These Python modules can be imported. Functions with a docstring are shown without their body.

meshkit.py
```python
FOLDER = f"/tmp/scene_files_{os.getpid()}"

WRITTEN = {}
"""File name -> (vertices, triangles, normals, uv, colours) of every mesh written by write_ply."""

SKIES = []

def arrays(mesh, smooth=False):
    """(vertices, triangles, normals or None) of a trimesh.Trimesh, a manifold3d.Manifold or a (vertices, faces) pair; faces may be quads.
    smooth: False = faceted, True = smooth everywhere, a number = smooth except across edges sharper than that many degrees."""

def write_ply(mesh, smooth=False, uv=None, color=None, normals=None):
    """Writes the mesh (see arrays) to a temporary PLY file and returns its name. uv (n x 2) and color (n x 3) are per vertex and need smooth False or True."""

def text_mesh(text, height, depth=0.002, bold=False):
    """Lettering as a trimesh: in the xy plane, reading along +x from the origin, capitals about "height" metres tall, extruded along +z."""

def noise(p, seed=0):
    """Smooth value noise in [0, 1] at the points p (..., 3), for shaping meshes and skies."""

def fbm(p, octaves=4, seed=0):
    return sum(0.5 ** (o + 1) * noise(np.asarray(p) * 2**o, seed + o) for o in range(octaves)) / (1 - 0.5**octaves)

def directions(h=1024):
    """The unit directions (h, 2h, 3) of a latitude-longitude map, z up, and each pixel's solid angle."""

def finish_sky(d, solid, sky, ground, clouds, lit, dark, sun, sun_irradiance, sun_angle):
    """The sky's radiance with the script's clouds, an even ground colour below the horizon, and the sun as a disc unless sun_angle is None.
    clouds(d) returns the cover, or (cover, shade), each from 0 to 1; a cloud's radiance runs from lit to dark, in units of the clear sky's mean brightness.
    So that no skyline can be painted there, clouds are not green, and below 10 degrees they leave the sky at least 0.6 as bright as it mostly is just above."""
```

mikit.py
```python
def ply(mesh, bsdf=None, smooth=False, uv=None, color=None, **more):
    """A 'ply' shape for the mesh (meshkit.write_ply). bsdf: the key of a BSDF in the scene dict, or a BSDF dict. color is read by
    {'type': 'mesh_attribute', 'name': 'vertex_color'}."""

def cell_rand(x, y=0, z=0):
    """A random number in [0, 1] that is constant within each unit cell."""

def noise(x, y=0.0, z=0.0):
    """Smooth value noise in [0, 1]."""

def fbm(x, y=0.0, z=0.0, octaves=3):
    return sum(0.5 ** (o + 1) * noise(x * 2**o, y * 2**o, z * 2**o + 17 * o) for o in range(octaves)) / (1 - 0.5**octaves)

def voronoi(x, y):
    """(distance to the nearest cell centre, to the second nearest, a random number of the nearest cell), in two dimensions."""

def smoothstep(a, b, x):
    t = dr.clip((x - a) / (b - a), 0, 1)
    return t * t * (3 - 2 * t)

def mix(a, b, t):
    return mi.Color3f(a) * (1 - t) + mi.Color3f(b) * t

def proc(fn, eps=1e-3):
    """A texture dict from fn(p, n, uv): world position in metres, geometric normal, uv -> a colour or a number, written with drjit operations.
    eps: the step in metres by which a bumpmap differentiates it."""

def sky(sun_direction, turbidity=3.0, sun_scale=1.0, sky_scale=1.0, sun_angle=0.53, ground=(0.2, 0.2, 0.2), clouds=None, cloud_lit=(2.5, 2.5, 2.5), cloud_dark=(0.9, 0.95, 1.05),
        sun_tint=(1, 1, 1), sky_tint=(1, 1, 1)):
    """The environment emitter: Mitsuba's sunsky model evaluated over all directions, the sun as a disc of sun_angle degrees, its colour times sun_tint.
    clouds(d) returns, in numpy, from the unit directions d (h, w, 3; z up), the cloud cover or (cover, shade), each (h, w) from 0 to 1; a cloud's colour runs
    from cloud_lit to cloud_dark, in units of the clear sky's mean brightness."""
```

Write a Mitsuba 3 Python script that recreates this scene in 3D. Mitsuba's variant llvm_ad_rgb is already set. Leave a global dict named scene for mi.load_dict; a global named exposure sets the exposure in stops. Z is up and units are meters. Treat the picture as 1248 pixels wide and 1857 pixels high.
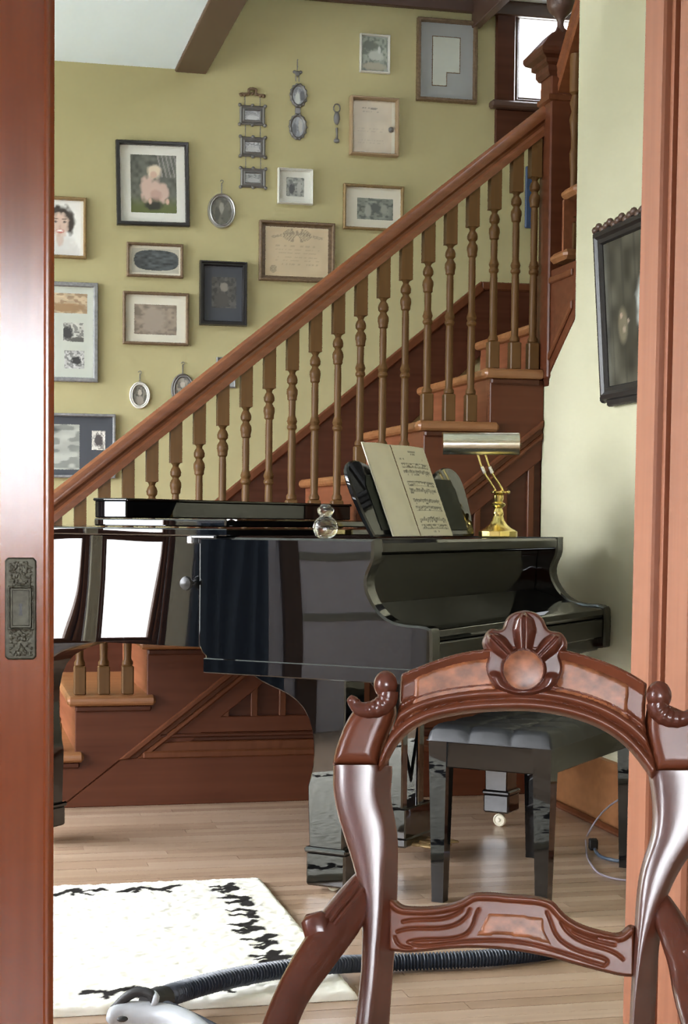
import math, random
import numpy as np, trimesh, mitsuba as mi, drjit as dr
import mikit, meshkit
from mikit import proc, fbm, noise, mix, smoothstep
from shapely.geometry import Polygon, Point
from scipy.spatial import Delaunay, cKDTree
from scipy.interpolate import CubicSpline

T = mi.ScalarTransform4f
random.seed(7); rng = np.random.default_rng(11)
scene, labels = {}, {}

# ------------------------------------------------------------------ camera
F, CH, YAW, PITCH, ROLL = 3000.0, 1.05, math.radians(13.13), math.radians(2.5), .009
fw = np.array([math.sin(YAW), math.cos(YAW), 0]); rt = np.array([math.cos(YAW), -math.sin(YAW), 0]); up = np.array([0, 0, 1.0])
w_ = fw*math.cos(PITCH) - up*math.sin(PITCH); d0 = -(fw*math.sin(PITCH) + up*math.cos(PITCH))
r_ = rt*math.cos(ROLL) - d0*math.sin(ROLL); d_ = d0*math.cos(ROLL) + rt*math.sin(ROLL)
PPX, PPY = 624.0, 945 + F*math.tan(PITCH)
EYE = np.array([0, 0, CH])
scene['camera'] = {'type': 'perspective', 'fov_axis': 'x', 'fov': math.degrees(2*math.atan(624/F)), 'near_clip': .05, 'far_clip': 100.0,
    'principal_point_offset_x': 0.0, 'principal_point_offset_y': -(PPY-928.5)/1857,
    'to_world': T().look_at(origin=EYE.tolist(), target=(EYE+w_).tolist(), up=(-d_).tolist())}

# ------------------------------------------------------------------ light: an overcast white sky through the windows
exposure = 1.8
SKY = 30.0
def overcast(d):
    c = np.ones(d.shape[:2]); s = .5*meshkit.fbm(d*3.0, 3, 5)
    return c, s
scene['sky'] = mikit.sky([-.75, .1, .65], turbidity=3.0, sun_scale=0.0, sky_scale=SKY, ground=(.35, .36, .33), clouds=overcast,
    cloud_lit=(2.6, 2.65, 2.75), cloud_dark=(1.7, 1.85, 2.1))

# ------------------------------------------------------------------ points of the place seen at a pixel, on a real plane
def ray(x, y): return w_ + (x-PPX)/F*r_ + (y-PPY)/F*d_
def plane(x, y, p0, n):
    v = ray(x, y); n = np.asarray(n, float)
    return EYE + ((np.asarray(p0, float)-EYE)@n)/(v@n)*v
def onX(x, y, X): return plane(x, y, [X, 0, 0], [1, 0, 0])
def onY(x, y, Y): return plane(x, y, [0, Y, 0], [0, 1, 0])
def onZ(x, y, Z=0.0): return plane(x, y, [0, 0, Z], [0, 0, 1])

# ------------------------------------------------------------------ mesh helpers
cat = trimesh.util.concatenate
def tm(v, f): return trimesh.Trimesh(np.asarray(v, float), np.asarray(f, int), process=False)
def bx(lo, hi, r=0.0):
    lo, hi = np.minimum(lo, hi).astype(float), np.maximum(lo, hi).astype(float)
    if r <= 0:
        m = trimesh.creation.box(extents=hi-lo); m.apply_translation((lo+hi)/2); return m
    r = min(r, .45*float((hi-lo).min())); pts = []
    for sx in (0, 1):
        for sy in (0, 1):
            for sz in (0, 1):
                c = np.array([hi[0] if sx else lo[0], hi[1] if sy else lo[1], hi[2] if sz else lo[2]])
                s = np.array([-1 if sx else 1, -1 if sy else 1, -1 if sz else 1])*r
                for ax in range(3):
                    q = c + s; q[ax] = c[ax]; pts.append(q)
    return trimesh.convex.convex_hull(np.array(pts))
def frame(o, u, v):
    u, v = np.asarray(u, float), np.asarray(v, float); M = np.eye(4)
    M[:3, 0], M[:3, 1], M[:3, 2], M[:3, 3] = u, v, np.cross(u, v), o
    return M
def put(m, M):
    m = m.copy(); m.apply_transform(M); return m
def ring_strip(loops, closed=True, caps=True):
    """loops: list of (n,3) rings -> skin."""
    L = np.array(loops); k, n, _ = L.shape; f = []
    for i in range(k-1):
        for j in range(n if closed else n-1):
            a, b = i*n+j, i*n+(j+1) % n; c, e = a+n, b+n
            f += [[a, b, e], [a, e, c]]
    v = L.reshape(-1, 3)
    if caps and closed:
        v = np.vstack([v, L[0].mean(0), L[-1].mean(0)]); c0, c1 = k*n, k*n+1
        for j in range(n):
            f += [[c0, (j+1) % n, j], [c1, (k-1)*n+j, (k-1)*n+(j+1) % n]]
    m = tm(v, f)
    return m
def prism(pts, depth, bevel=0.0):
    """polygon in xy extruded along +z from 0 to depth with bevelled rims."""
    P = Polygon(pts).buffer(0)
    if P.geom_type != 'Polygon': P = max(P.geoms, key=lambda g: g.area)
    P = np.array(P.exterior.coords)[:-1]
    if Polygon(P).exterior.is_ccw is False: P = P[::-1]
    n = len(P); e = np.roll(P, -1, 0)-P; e /= np.linalg.norm(e, axis=1, keepdims=True)+1e-12
    nr = np.stack([e[:, 1], -e[:, 0]], 1); m = nr+np.roll(nr, 1, 0)
    m /= np.maximum((m*nr).sum(1, keepdims=True), .35)
    if bevel > 0:
        ins = P - m*bevel
        lev = [(ins, 0), (P, bevel), (P, depth-bevel), (ins, depth)]
    else: lev = [(P, 0), (P, depth)]
    loops = [np.column_stack([q, np.full(n, z)]) for q, z in lev]
    v = np.vstack(loops); f = []
    for i in range(len(lev)-1):
        for j in range(n):
            a, b = i*n+j, i*n+(j+1) % n
            f += [[a, b, b+n], [a, b+n, a+n]]
    _, tri = trimesh.creation.triangulate_polygon(Polygon(lev[0][0]), engine='earcut')
    vv, tri = trimesh.creation.triangulate_polygon(Polygon(lev[0][0]), engine='earcut')
    idx = cKDTree(lev[0][0]).query(vv)[1]; tri = idx[tri]
    a2 = lev[0][0][tri]; ar = np.cross(a2[:, 1]-a2[:, 0], a2[:, 2]-a2[:, 0])
    tri = np.where((ar > 0)[:, None], tri, tri[:, ::-1])
    f = np.vstack([np.array(f), tri[:, ::-1], tri+(len(lev)-1)*n])
    return tm(v, f)
def prismXZ(pts, y0, y1, bevel=0.0):
    """(X, z) polygon, from Y=y0 to y1 (y1>y0)."""
    m = prism([(p[0], p[1]) for p in pts], y1-y0, bevel)
    return put(m, frame([0, y1, 0], [1, 0, 0], [0, 0, 1]))
def prismYZ(pts, x0, x1, bevel=0.0):
    m = prism([(p[0], p[1]) for p in pts], x1-x0, bevel)
    return put(m, frame([x0, 0, 0], [0, 1, 0], [0, 0, 1]))
def lathe(prof, n=20, o=(0, 0, 0), M=None):
    a = np.arange(n)*2*math.pi/n
    loops = [np.column_stack([r*np.cos(a), r*np.sin(a), np.full(n, z)]) for r, z in prof]
    m = ring_strip(loops)
    if M is not None: m.apply_transform(M)
    m.apply_translation(o); return m
def tube(P, R, n=10, flat=None):
    """tube along points with radii; flat=(dir, factor) squashes the section along dir."""
    P = np.asarray(P, float); R = np.broadcast_to(R, (len(P),))
    t = np.gradient(P, axis=0); t /= np.linalg.norm(t, axis=1, keepdims=True)+1e-12
    a0 = np.array([0, 0, 1.0]) if abs(t[0, 2]) < .9 else np.array([1.0, 0, 0])
    a = a0-(a0@t[0])*t[0]; a /= np.linalg.norm(a); loops = []
    th = np.arange(n)*2*math.pi/n
    for i in range(len(P)):
        a = a-(a@t[i])*t[i]; a /= np.linalg.norm(a)+1e-12; b = np.cross(t[i], a)
        o = R[i]*(np.cos(th)[:, None]*a+np.sin(th)[:, None]*b)
        if flat is not None:
            q = np.asarray(flat[0], float); o = o-(o@q)[:, None]*q*(1-flat[1])
        loops.append(P[i]+o)
    return ring_strip(loops)
def spl(P, n):
    P = np.asarray(P, float); s = np.r_[0, np.cumsum(np.linalg.norm(np.diff(P, axis=0), axis=1))]
    return CubicSpline(s, P)(np.linspace(0, s[-1], n))
def lin(P, n):
    P = np.asarray(P, float); s = np.r_[0, np.cumsum(np.linalg.norm(np.diff(P, axis=0), axis=1))]
    q = np.linspace(0, s[-1], n); return np.column_stack([np.interp(q, s, P[:, i]) for i in range(P.shape[1])])
def sweep(prof, P0, P1, u, v):
    """profile [(a,b)] (ccw seen against the path) swept from P0 to P1 with axes u, v."""
    u, v = np.asarray(u, float), np.asarray(v, float)
    return ring_strip([np.asarray(P)+np.outer([q[0] for q in prof], u)+np.outer([q[1] for q in prof], v) for P in (P0, P1)])
def ball(c, r, n=2, s=(1, 1, 1)):
    m = trimesh.creation.icosphere(subdivisions=n, radius=1.0); m.apply_scale(np.asarray(s)*r); m.apply_translation(c); return m
def relief(pts, fn, thick, res, M, hole=None):
    """carved slab: polygon in (s,t) metres, front height fn(s,t,dist to the edge), back at -thick; M maps (s,t,h)."""
    P = Polygon(pts).buffer(0); L = P.exterior.length; nb = int(L/res)
    B = np.array([P.exterior.interpolate(i*L/nb).coords[0] for i in range(nb)])
    if not Polygon(B).exterior.is_ccw: B = B[::-1]
    x0, y0, x1, y1 = P.bounds; kd = cKDTree(np.array([P.exterior.interpolate(i*L/(nb*4)).coords[0] for i in range(nb*4)]))
    gx, gy = np.meshgrid(np.arange(x0, x1, res), np.arange(y0, y1, res*.87)); gx[1::2] += res/2
    G = np.column_stack([gx.ravel(), gy.ravel()]); import shapely
    G = G[shapely.contains_xy(P, G[:, 0], G[:, 1])]; d = kd.query(G)[0]; G = G[d > .55*res]
    V = np.vstack([B, G]); tri = Delaunay(V).simplices; c = V[tri].mean(1)
    tri = tri[shapely.contains_xy(P, c[:, 0], c[:, 1])]
    a2 = V[tri]; ar = np.cross(a2[:, 1]-a2[:, 0], a2[:, 2]-a2[:, 0]); tri = tri[np.abs(ar) > 1e-12]; ar = ar[np.abs(ar) > 1e-12]
    tri = np.where((ar > 0)[:, None], tri, tri[:, ::-1])
    d = np.r_[np.zeros(nb), kd.query(G)[0]]
    h = fn(V[:, 0], V[:, 1], d); n = len(V); j = np.arange(nb); k = (j+1) % nb
    v = np.vstack([np.column_stack([V, h]), np.column_stack([V, np.full(n, -thick)])])
    f = np.vstack([tri, tri[:, ::-1]+n, np.column_stack([j, j+n, k+n]), np.column_stack([j, k+n, k])])
    m = tm(v, f); m.apply_transform(M); return m

# ------------------------------------------------------------------ scene helpers
def add(key, mesh, bsdf, smooth=30, **kw):
    k, i = key, 0
    while k in scene: i += 1; k = f'{key}_{i:03d}'
    scene[k] = mikit.ply(mesh, bsdf, smooth, **kw); return k
used = set(); things = set()
def thing(name, label, cat_, group=None):
    k, i = name, 0
    while k in things: i += 1; k = f'{name}_{i:03d}'
    things.add(k); labels[k] = {'label': label, 'category': cat_}
    if group: labels[k]['group'] = group
    return k
def single(name, label, cat_, mesh, bsdf, smooth=30, group=None, **kw):
    k = thing(name, label, cat_, group); scene[k] = mikit.ply(mesh, bsdf, smooth, **kw); return k
def struct(name, mesh, bsdf, smooth=False, label=None):
    scene[name] = mikit.ply(mesh, bsdf, smooth); labels[name] = {'kind': 'structure'}
    if label: labels[name]['label'] = label
    return name
def part(parent, name, mesh, bsdf, smooth=30, label=None, **kw):
    k = add(f'{parent}__{name}', mesh, bsdf, smooth, **kw)
    if label: labels[k] = {'label': label}
    return k

# ------------------------------------------------------------------ materials
def rgb(*c): return {'type': 'rgb', 'value': list(c)}
def mat(name, color, rough=.5, **kw):
    scene[name] = {'type': 'twosided', 'b': {'type': 'principled', 'base_color': color if isinstance(color, dict) else rgb(*color), 'roughness': rough, **kw}}
def wood(dark, light, axis, fine=60.0, warp=.6):
    """straight grain running along axis 0/1/2."""
    def fn(p, n, uv):
        c = [p.x, p.y, p.z]; s = [fine, fine, fine]; s[axis] = 2.2
        g = fbm(c[0]*s[0], c[1]*s[1], c[2]*s[2], 3); b = noise(c[0]*4, c[1]*4, c[2]*4)
        return mix(dark, light, dr.clip(.15+.75*g+.25*(b-.5), 0, 1))
    return proc(fn)
def blotch(dark, light, f=3.0, oct_=3):
    def fn(p, n, uv): return mix(dark, light, fbm(p.x*f, p.y*f, p.z*f, oct_))
    return proc(fn)
mat('m_wall', blotch((.365, .325, .165), (.43, .385, .205), 1.6), .85)
mat('m_wall_right', blotch((.41, .395, .27), (.465, .445, .315), 1.5), .85)
mat('m_ceiling', (.60, .69, .73), .9)
mat('m_plaster', (.66, .67, .84), .9)
def lacquer(name, color, ior, alpha, bump=None, scale=0):
    b = {'type': 'roughplastic', 'distribution': 'ggx', 'int_ior': ior, 'alpha': alpha, 'nonlinear': False, 'diffuse_reflectance': color}
    if bump is not None: b = {'type': 'bumpmap', 'arbitrary': proc(bump), 'scale': scale, 'bsdf': b}
    scene[name] = {'type': 'twosided', 'b': b}
lacquer('m_door', wood((.15, .026, .006), (.30, .070, .017), 2, 55), 1.70, .035, lambda p, n, uv: noise(p.x*130, p.y*130, p.z*1.6), .000035)
mat('m_jamb', wood((.165, .056, .027), (.28, .108, .053), 2, 60), .45, specular=.22)
mat('m_riser', wood((.13, .043, .019), (.23, .082, .038), 1, 45), .3, specular=.5, clearcoat=.5, clearcoat_gloss=.95)
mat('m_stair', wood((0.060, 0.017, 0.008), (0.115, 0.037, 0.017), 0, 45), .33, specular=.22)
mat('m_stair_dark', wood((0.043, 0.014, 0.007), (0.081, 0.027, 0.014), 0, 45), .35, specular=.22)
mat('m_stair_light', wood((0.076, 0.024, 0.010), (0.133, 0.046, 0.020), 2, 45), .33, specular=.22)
mat('m_tread', wood((0.187, 0.075, 0.028), (0.287, 0.131, 0.053), 0, 40), .35, clearcoat=.3, clearcoat_gloss=.85)
mat('m_baluster', wood((.080, .039, .013), (.14, .070, .025), 2, 50), .38, specular=.22)
mat('m_rail', wood((0.105, 0.034, 0.013), (0.195, 0.066, 0.027), 0, 50), .28, clearcoat=.4, clearcoat_gloss=.9)
mat('m_trim_dark', (.075, .040, .028), .4)
for i, (a, b) in enumerate((((0.274, 0.186, 0.124), (0.351, 0.243, 0.168)), ((0.305, 0.212, 0.144), (0.381, 0.274, 0.192)), ((0.251, 0.167, 0.108), (0.319, 0.219, 0.148)), ((0.319, 0.227, 0.161), (0.404, 0.296, 0.213)))):
    mat(f'm_plank_{i}', wood(a, b, 0, 42), .30, specular=.5)
mat('m_floor_gap', (.10, .06, .035), .7)
LACQ = {'type': 'plastic', 'int_ior': 2.2, 'nonlinear': True, 'diffuse_reflectance': rgb(.008, .009, .011)}
scene['m_piano'] = {'type': 'twosided', 'b': {'type': 'bumpmap', 'arbitrary': proc(lambda p, n, uv: noise(p.x*7, p.y*7, p.z*1.5), 4e-3), 'scale': .0014, 'bsdf': LACQ}}
mat('m_desk', (.024, .027, .021), .6, specular=.1)
scene['m_piano_plain'] = {'type': 'twosided', 'b': {**LACQ, 'int_ior': 1.62}}
mat('m_piano_in', (.02, .014, .01), .4)
mat('m_felt', (.03, .012, .01), .9)
mat('m_leather', (.012, .013, .015), .42, specular=.45)
scene['m_brass'] = {'type': 'twosided', 'b': {'type': 'roughconductor', 'material': 'Au', 'alpha': .09, 'specular_reflectance': rgb(.95, .93, .86)}}
scene['m_chrome'] = {'type': 'twosided', 'b': {'type': 'roughconductor', 'material': 'Ag', 'alpha': .16, 'specular_reflectance': rgb(.9, .9, .88)}}
scene['m_silver'] = {'type': 'twosided', 'b': {'type': 'principled', 'base_color': rgb(.42, .42, .42), 'metallic': .75, 'roughness': .35}}
scene['m_pewter'] = {'type': 'twosided', 'b': {'type': 'principled', 'base_color': rgb(.17, .165, .16), 'metallic': .5, 'roughness': .5}}
scene['m_bronze'] = {'type': 'twosided', 'b': {'type': 'principled', 'base_color': blotch((.035, .030, .020), (.10, .095, .065), 160.0, 2), 'metallic': .5, 'roughness': .45}}
scene['m_glass'] = {'type': 'dielectric', 'int_ior': 1.5}
scene['m_pane'] = {'type': 'thindielectric', 'int_ior': 1.5}
scene['m_shade'] = {'type': 'twosided', 'b': {'type': 'roughconductor', 'material': 'Ag', 'alpha': .09, 'specular_reflectance': rgb(.90, .86, .76)}}
mat('m_gold', blotch((.16, .105, .040), (.30, .20, .085), 90.0, 2), .45, metallic=.3)
mat('m_goldbrown', blotch((.085, .052, .026), (.17, .11, .06), 120.0, 2), .45)
mat('m_black', (.013, .012, .012), .35)
mat('m_greyframe', blotch((.15, .155, .16), (.30, .30, .30), 110.0, 2), .5, metallic=.3)
mat('m_whiteframe', (.55, .55, .50), .45)
mat('m_tanframe', (.30, .21, .12), .5)
mat('m_mat_white', (.68, .68, .63), .9)
mat('m_mat_cream', (.60, .57, .47), .9)
mat('m_mat_grey', (.30, .31, .30), .9)
mat('m_mat_dark', (.055, .06, .07), .8)
mat('m_mat_sage', (.46, .48, .42), .9)
mat('m_blue', (.03, .055, .12), .5)
mat('m_hose', (.022, .030, .045), .38)
mat('m_vac_grey', (.36, .38, .40), .4)
mat('m_cable', (.25, .22, .25), .5)
mat('m_cable_dark', (.06, .09, .13), .4)
mat('m_rubber', (.015, .015, .016), .6)
mat('m_caster', (.62, .58, .45), .35)
lacquer('m_chair', blotch((.060, .015, .008), (.145, .038, .020), 14.0), 1.6, .055)
lacquer('m_chair_post', blotch((.070, .018, .010), (.17, .045, .024), 12.0), 2.1, .10)
lacquer('m_chair_red', blotch((.085, .021, .009), (.21, .058, .025), 14.0), 1.42, .075)
lacquer('m_burl', blotch((.03, .010, .006), (.50, .17, .065), 75.0, 4), 1.45, .09)
mat('m_seat', (.25, .20, .14), .9)
mat('m_plaster_warm', (.40, .36, .29), .9)
mat('m_curtain', (.055, .085, .15), .9)
scene['m_print'] = {'type': 'twosided', 'b': {'type': 'principled', 'base_color': {'type': 'mesh_attribute', 'name': 'vertex_color'}, 'roughness': .35}}
scene['m_paper'] = {'type': 'twosided', 'b': {'type': 'diffuse', 'reflectance': {'type': 'mesh_attribute', 'name': 'vertex_color'}}}

# ================================================================== THE ROOM
YB, YS, XR, XL = 7.0, 6.04, 2.19, -2.4
def planks(holder, X0, X1, Y0, Y1, wd, dirs=0, z=0.0):
    y, i = Y0, 0
    while y < Y1-.01:
        x = X0 - rng.uniform(0, 1.0)
        while x < X1:
            L = rng.uniform(.9, 2.1); a, b = max(x, X0), min(x+L, X1)
            if b-a > .05:
                m = bx([a+.0006, y+.0006, z-.012], [b-.0006, min(y+wd, Y1)-.0006, z-rng.uniform(0, .0006)])
                add(f'{holder}__plank', m, f'm_plank_{rng.integers(0, 4)}', False)
            x += L
        y += wd; i += 1
struct('floor', bx([XL, -1.9, -.1], [3.25, YB+.1, -.011]), 'm_floor_gap')
planks('floor', -.55, XR, 3.20, YS+.02, .0572)
planks('floor', XL, XR, 2.3, 3.20, .15)
planks('floor', XL, 3.2, -1.9, 2.3, .28)
planks('floor', XL, -.55, 3.20, 7.0, .19)
def holed(x0, x1, z0, z1, holes):
    """boxes of a wall x0..x1 (along) z0..z1 around holes [(a,b,c,d)] sorted along."""
    out, x = [], x0
    for a, b, c, d in sorted(holes):
        if a > x: out.append((x, a, z0, z1))
        if c > z0: out.append((a, b, z0, c))
        if d < z1: out.append((a, b, d, z1))
        x = b
    if x < x1: out.append((x, x1, z0, z1))
    return out
# back wall behind the stairs, with the landing window
WX0, WX1, WZ0, WZ1 = 2.378, 3.06, 2.888, 3.32
struct('wall_back', cat([bx([a, YB, c], [b, YB+.12, d]) for a, b, c, d in holed(XL-.12, 3.3, -.01, 3.5, [(WX0, WX1, WZ0, WZ1)])]), 'm_wall')
# right wall, its far end cut for the second flight
edgeY = 5.72
struct('wall_right', cat([prismYZ([(2.5, 0), (edgeY, 0), (edgeY, 3.5), (2.5, 3.5)], XR, XR+.12), prismYZ([(edgeY, 0), (YS+.02, 0), (YS+.02, 1.56), (edgeY, 1.80)], XR+.002, XR+.10)]), 'm_wall_right')
struct('wall_stairwell', cat([bx([3.2, 2.42, 0], [3.3, YB+.1, 3.5]), *[bx([a, 5.28, c], [b, 5.34, d]) for a, b, c, d in holed(1.0, 3.3, 2.94, 3.5, [(1.15, 1.95, 3.06, 3.31)])]]), 'm_wall')
# left wall with tall windows, seen as reflections in the piano
LW = [(2.75, 3.42, 1.06, 2.5), (3.48, 3.95, 1.06, 2.5), (3.985, 4.33, .45, 2.5), (4.40, 5.60, .45, 2.5), (5.72, 6.80, .45, 2.8), (.9, 1.7, .9, 2.2)]
struct('wall_left', cat([bx([XL-.05, a, c], [XL, b, d]) for a, b, c, d in holed(-2.0, YB, -.01, 3.0, LW)]), 'm_plaster')
RW = [(-1.1, .7, 1.0, 1.98)]
struct('wall_rear', cat([bx([a, -2.0, c], [b, -1.9, d]) for a, b, c, d in holed(XL-.14, 3.3, -.01, 3.0, RW)]), 'm_plaster_warm')
struct('wall_dining', bx([3.2, -2.0, -.01], [3.3, 2.42, 3.0]), 'm_plaster_warm')
def sash(n, axis, fixed, a, b, c, d, t, bs='m_trim_dark', bar=True):
    """window lining, sash and pane in a wall hole; axis 0: the wall runs along X at Y=fixed..fixed+t, 1: along Y at X=fixed-t..fixed."""
    def bb(p0, p1, q0, q1, e0, e1, r=.004):
        return bx([p0, fixed+e0, q0], [p1, fixed+e1, q1], r) if axis == 0 else bx([fixed-e1, p0, q0], [fixed-e0, p1, q1], r)
    nm = struct(f'window_{n}', cat([bb(a, a+.02, c, d, 0, t), bb(b-.02, b, c, d, 0, t), bb(a, b, d-.02, d, 0, t), bb(a, b, c, c+.025, 0, t)]), bs, 30)
    E0 = .01 if t < .09 else .05; s = .014 if bar else .022; mids = [bb(a+.02, a+.02+s, c+.025, d-.02, E0, E0+.03), bb(b-.02-s, b-.02, c+.025, d-.02, E0, E0+.03), bb(a+.02, b-.02, d-.02-s, d-.02, E0, E0+.03), bb(a+.02, b-.02, c+.025, c+.025+s, E0, E0+.03)]
    if bar: mids.append(bb(a+.02, b-.02, .95, .995, E0, E0+.03))
    part(nm, 'sash', cat(mids), bs)
    e = E0+.016
    if axis == 0: q = [[a+.03, fixed+e, c+.03], [b-.03, fixed+e, c+.03], [b-.03, fixed+e, d-.03], [a+.03, fixed+e, d-.03]]
    else: q = [[fixed-e, a+.03, c+.03], [fixed-e, b-.03, c+.03], [fixed-e, b-.03, d-.03], [fixed-e, a+.03, d-.03]]
    part(nm, 'pane', tm(q, [[0, 1, 2], [0, 2, 3]]), 'm_pane', False)
    return nm
sash(11, 0, 5.28, 1.15, 1.95, 3.06, 3.31, .06, bar=False)
w1 = sash(1, 0, YB, WX0, WX1, WZ0, WZ1, .12, bar=False)
# casing, stool and apron of the landing window
part(w1, 'casing', bx([2.288, YB-.022, 2.885], [WX0, YB, 3.28], .006), 'm_stair_dark')
part(w1, 'casing', bx([WX1, YB-.022, 2.90], [WX1+.12, YB, 3.28], .006), 'm_stair_dark')
part(w1, 'sill', bx([2.262, YB-.055, 2.858], [3.15, YB, 2.890], .008), 'm_trim_dark')
part(w1, 'apron', bx([2.29, YB-.02, 2.70], [3.13, YB, 2.858], .005), 'm_stair_dark')
for i, (a, b, c, d) in enumerate(LW): sash(i+2, 1, XL, a, b, c, d, .05, 'm_stair_light', True)
sash(10, 0, -2.0, *RW[0], .1, 'm_stair_light', False)
# joinery of the left wall that the piano mirrors
for i, (a, b, m_) in enumerate(((4.335, 4.395, 'm_mat_cream'), (3.952, 3.983, 'm_stair_dark'), (5.61, 5.69, 'm_stair_light'), (3.81, 3.948, 'm_mat_white'))):
    struct(f'trim_{i+3}', bx([XL, a, .30], [XL+.03, b, 2.55 if i != 3 else 1.05], .004), m_)
d2 = struct('door_2', bx([XL, 2.72, 0], [XL+.02, 3.32, 1.05], .003), 'm_plaster')
part(d2, 'casing', bx([XL, 3.32, 0], [XL+.035, 3.42, 1.05], .004), 'm_trim_dark')
part(d2, 'rail', bx([XL, 2.72, .86], [XL+.028, 3.32, .90], .004), 'm_mat_grey')
part(d2, 'rail', bx([XL, 2.72, .56], [XL+.028, 3.32, .60], .004), 'm_mat_grey')
single('curtain', 'dark navy curtain hanging on the left wall, mirrored in the piano side', 'curtain',
    ring_strip([np.column_stack([XL+.05+.025*np.sin(np.linspace(0, 9*math.pi, 60)), np.linspace(3.50, 3.80, 60), np.full(60, z)]) for z in (.06, .5, 1.04)], closed=False), 'm_curtain', True)
# ceilings, the dark header board and the trim under the stairwell ceiling
struct('ceiling', cat([bx([XL-.1, -2.0, 2.935], [.885, YB, 3.05]), bx([.885, -2.0, 2.935], [3.3, 5.35, 3.05])]), 'm_ceiling')
struct('ceiling_stairwell', bx([1.0, 5.30, 3.325], [3.3, YB, 3.45]), 'm_ceiling')
struct('trim_1', bx([.885, 4.6, 2.922], [1.018, YB, 3.34], .004), 'm_trim_dark', 30, 'dark brown header board along the edge of the white ceiling')
struct('trim_2', cat([bx([1.018, YB-.03, 3.262], [3.2, YB, 3.325], .004), bx([XR-.01, edgeY, 3.20], [XR+.03, YB, 3.325], .004)]), 'm_trim_dark', 30, 'dark brown trim band under the stairwell ceiling')
# baseboard of the right wall
bb_ = prismXZ([(0, 0), (.020, 0), (.020, .17), (.016, .185), (.012, .20), (0, .205)], 0, 1, .0)
def base_right():
    prof = [(0, 0), (-.02, 0), (-.02, .19), (-.014, .205), (-.010, .23), (0, .235)]
    m = ring_strip([np.array([[XR+q[0], y, q[1]] for q in prof]) for y in (YS, 2.62)]); return m
struct('baseboard_right', base_right(), 'm_tread', 30, 'orange brown baseboard of the right wall behind the bench')
struct('trim_12', bx([XR-.045, 2.65, 0], [XR-.02, YS-.03, .022], .008), 'm_stair_light', 30)

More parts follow.
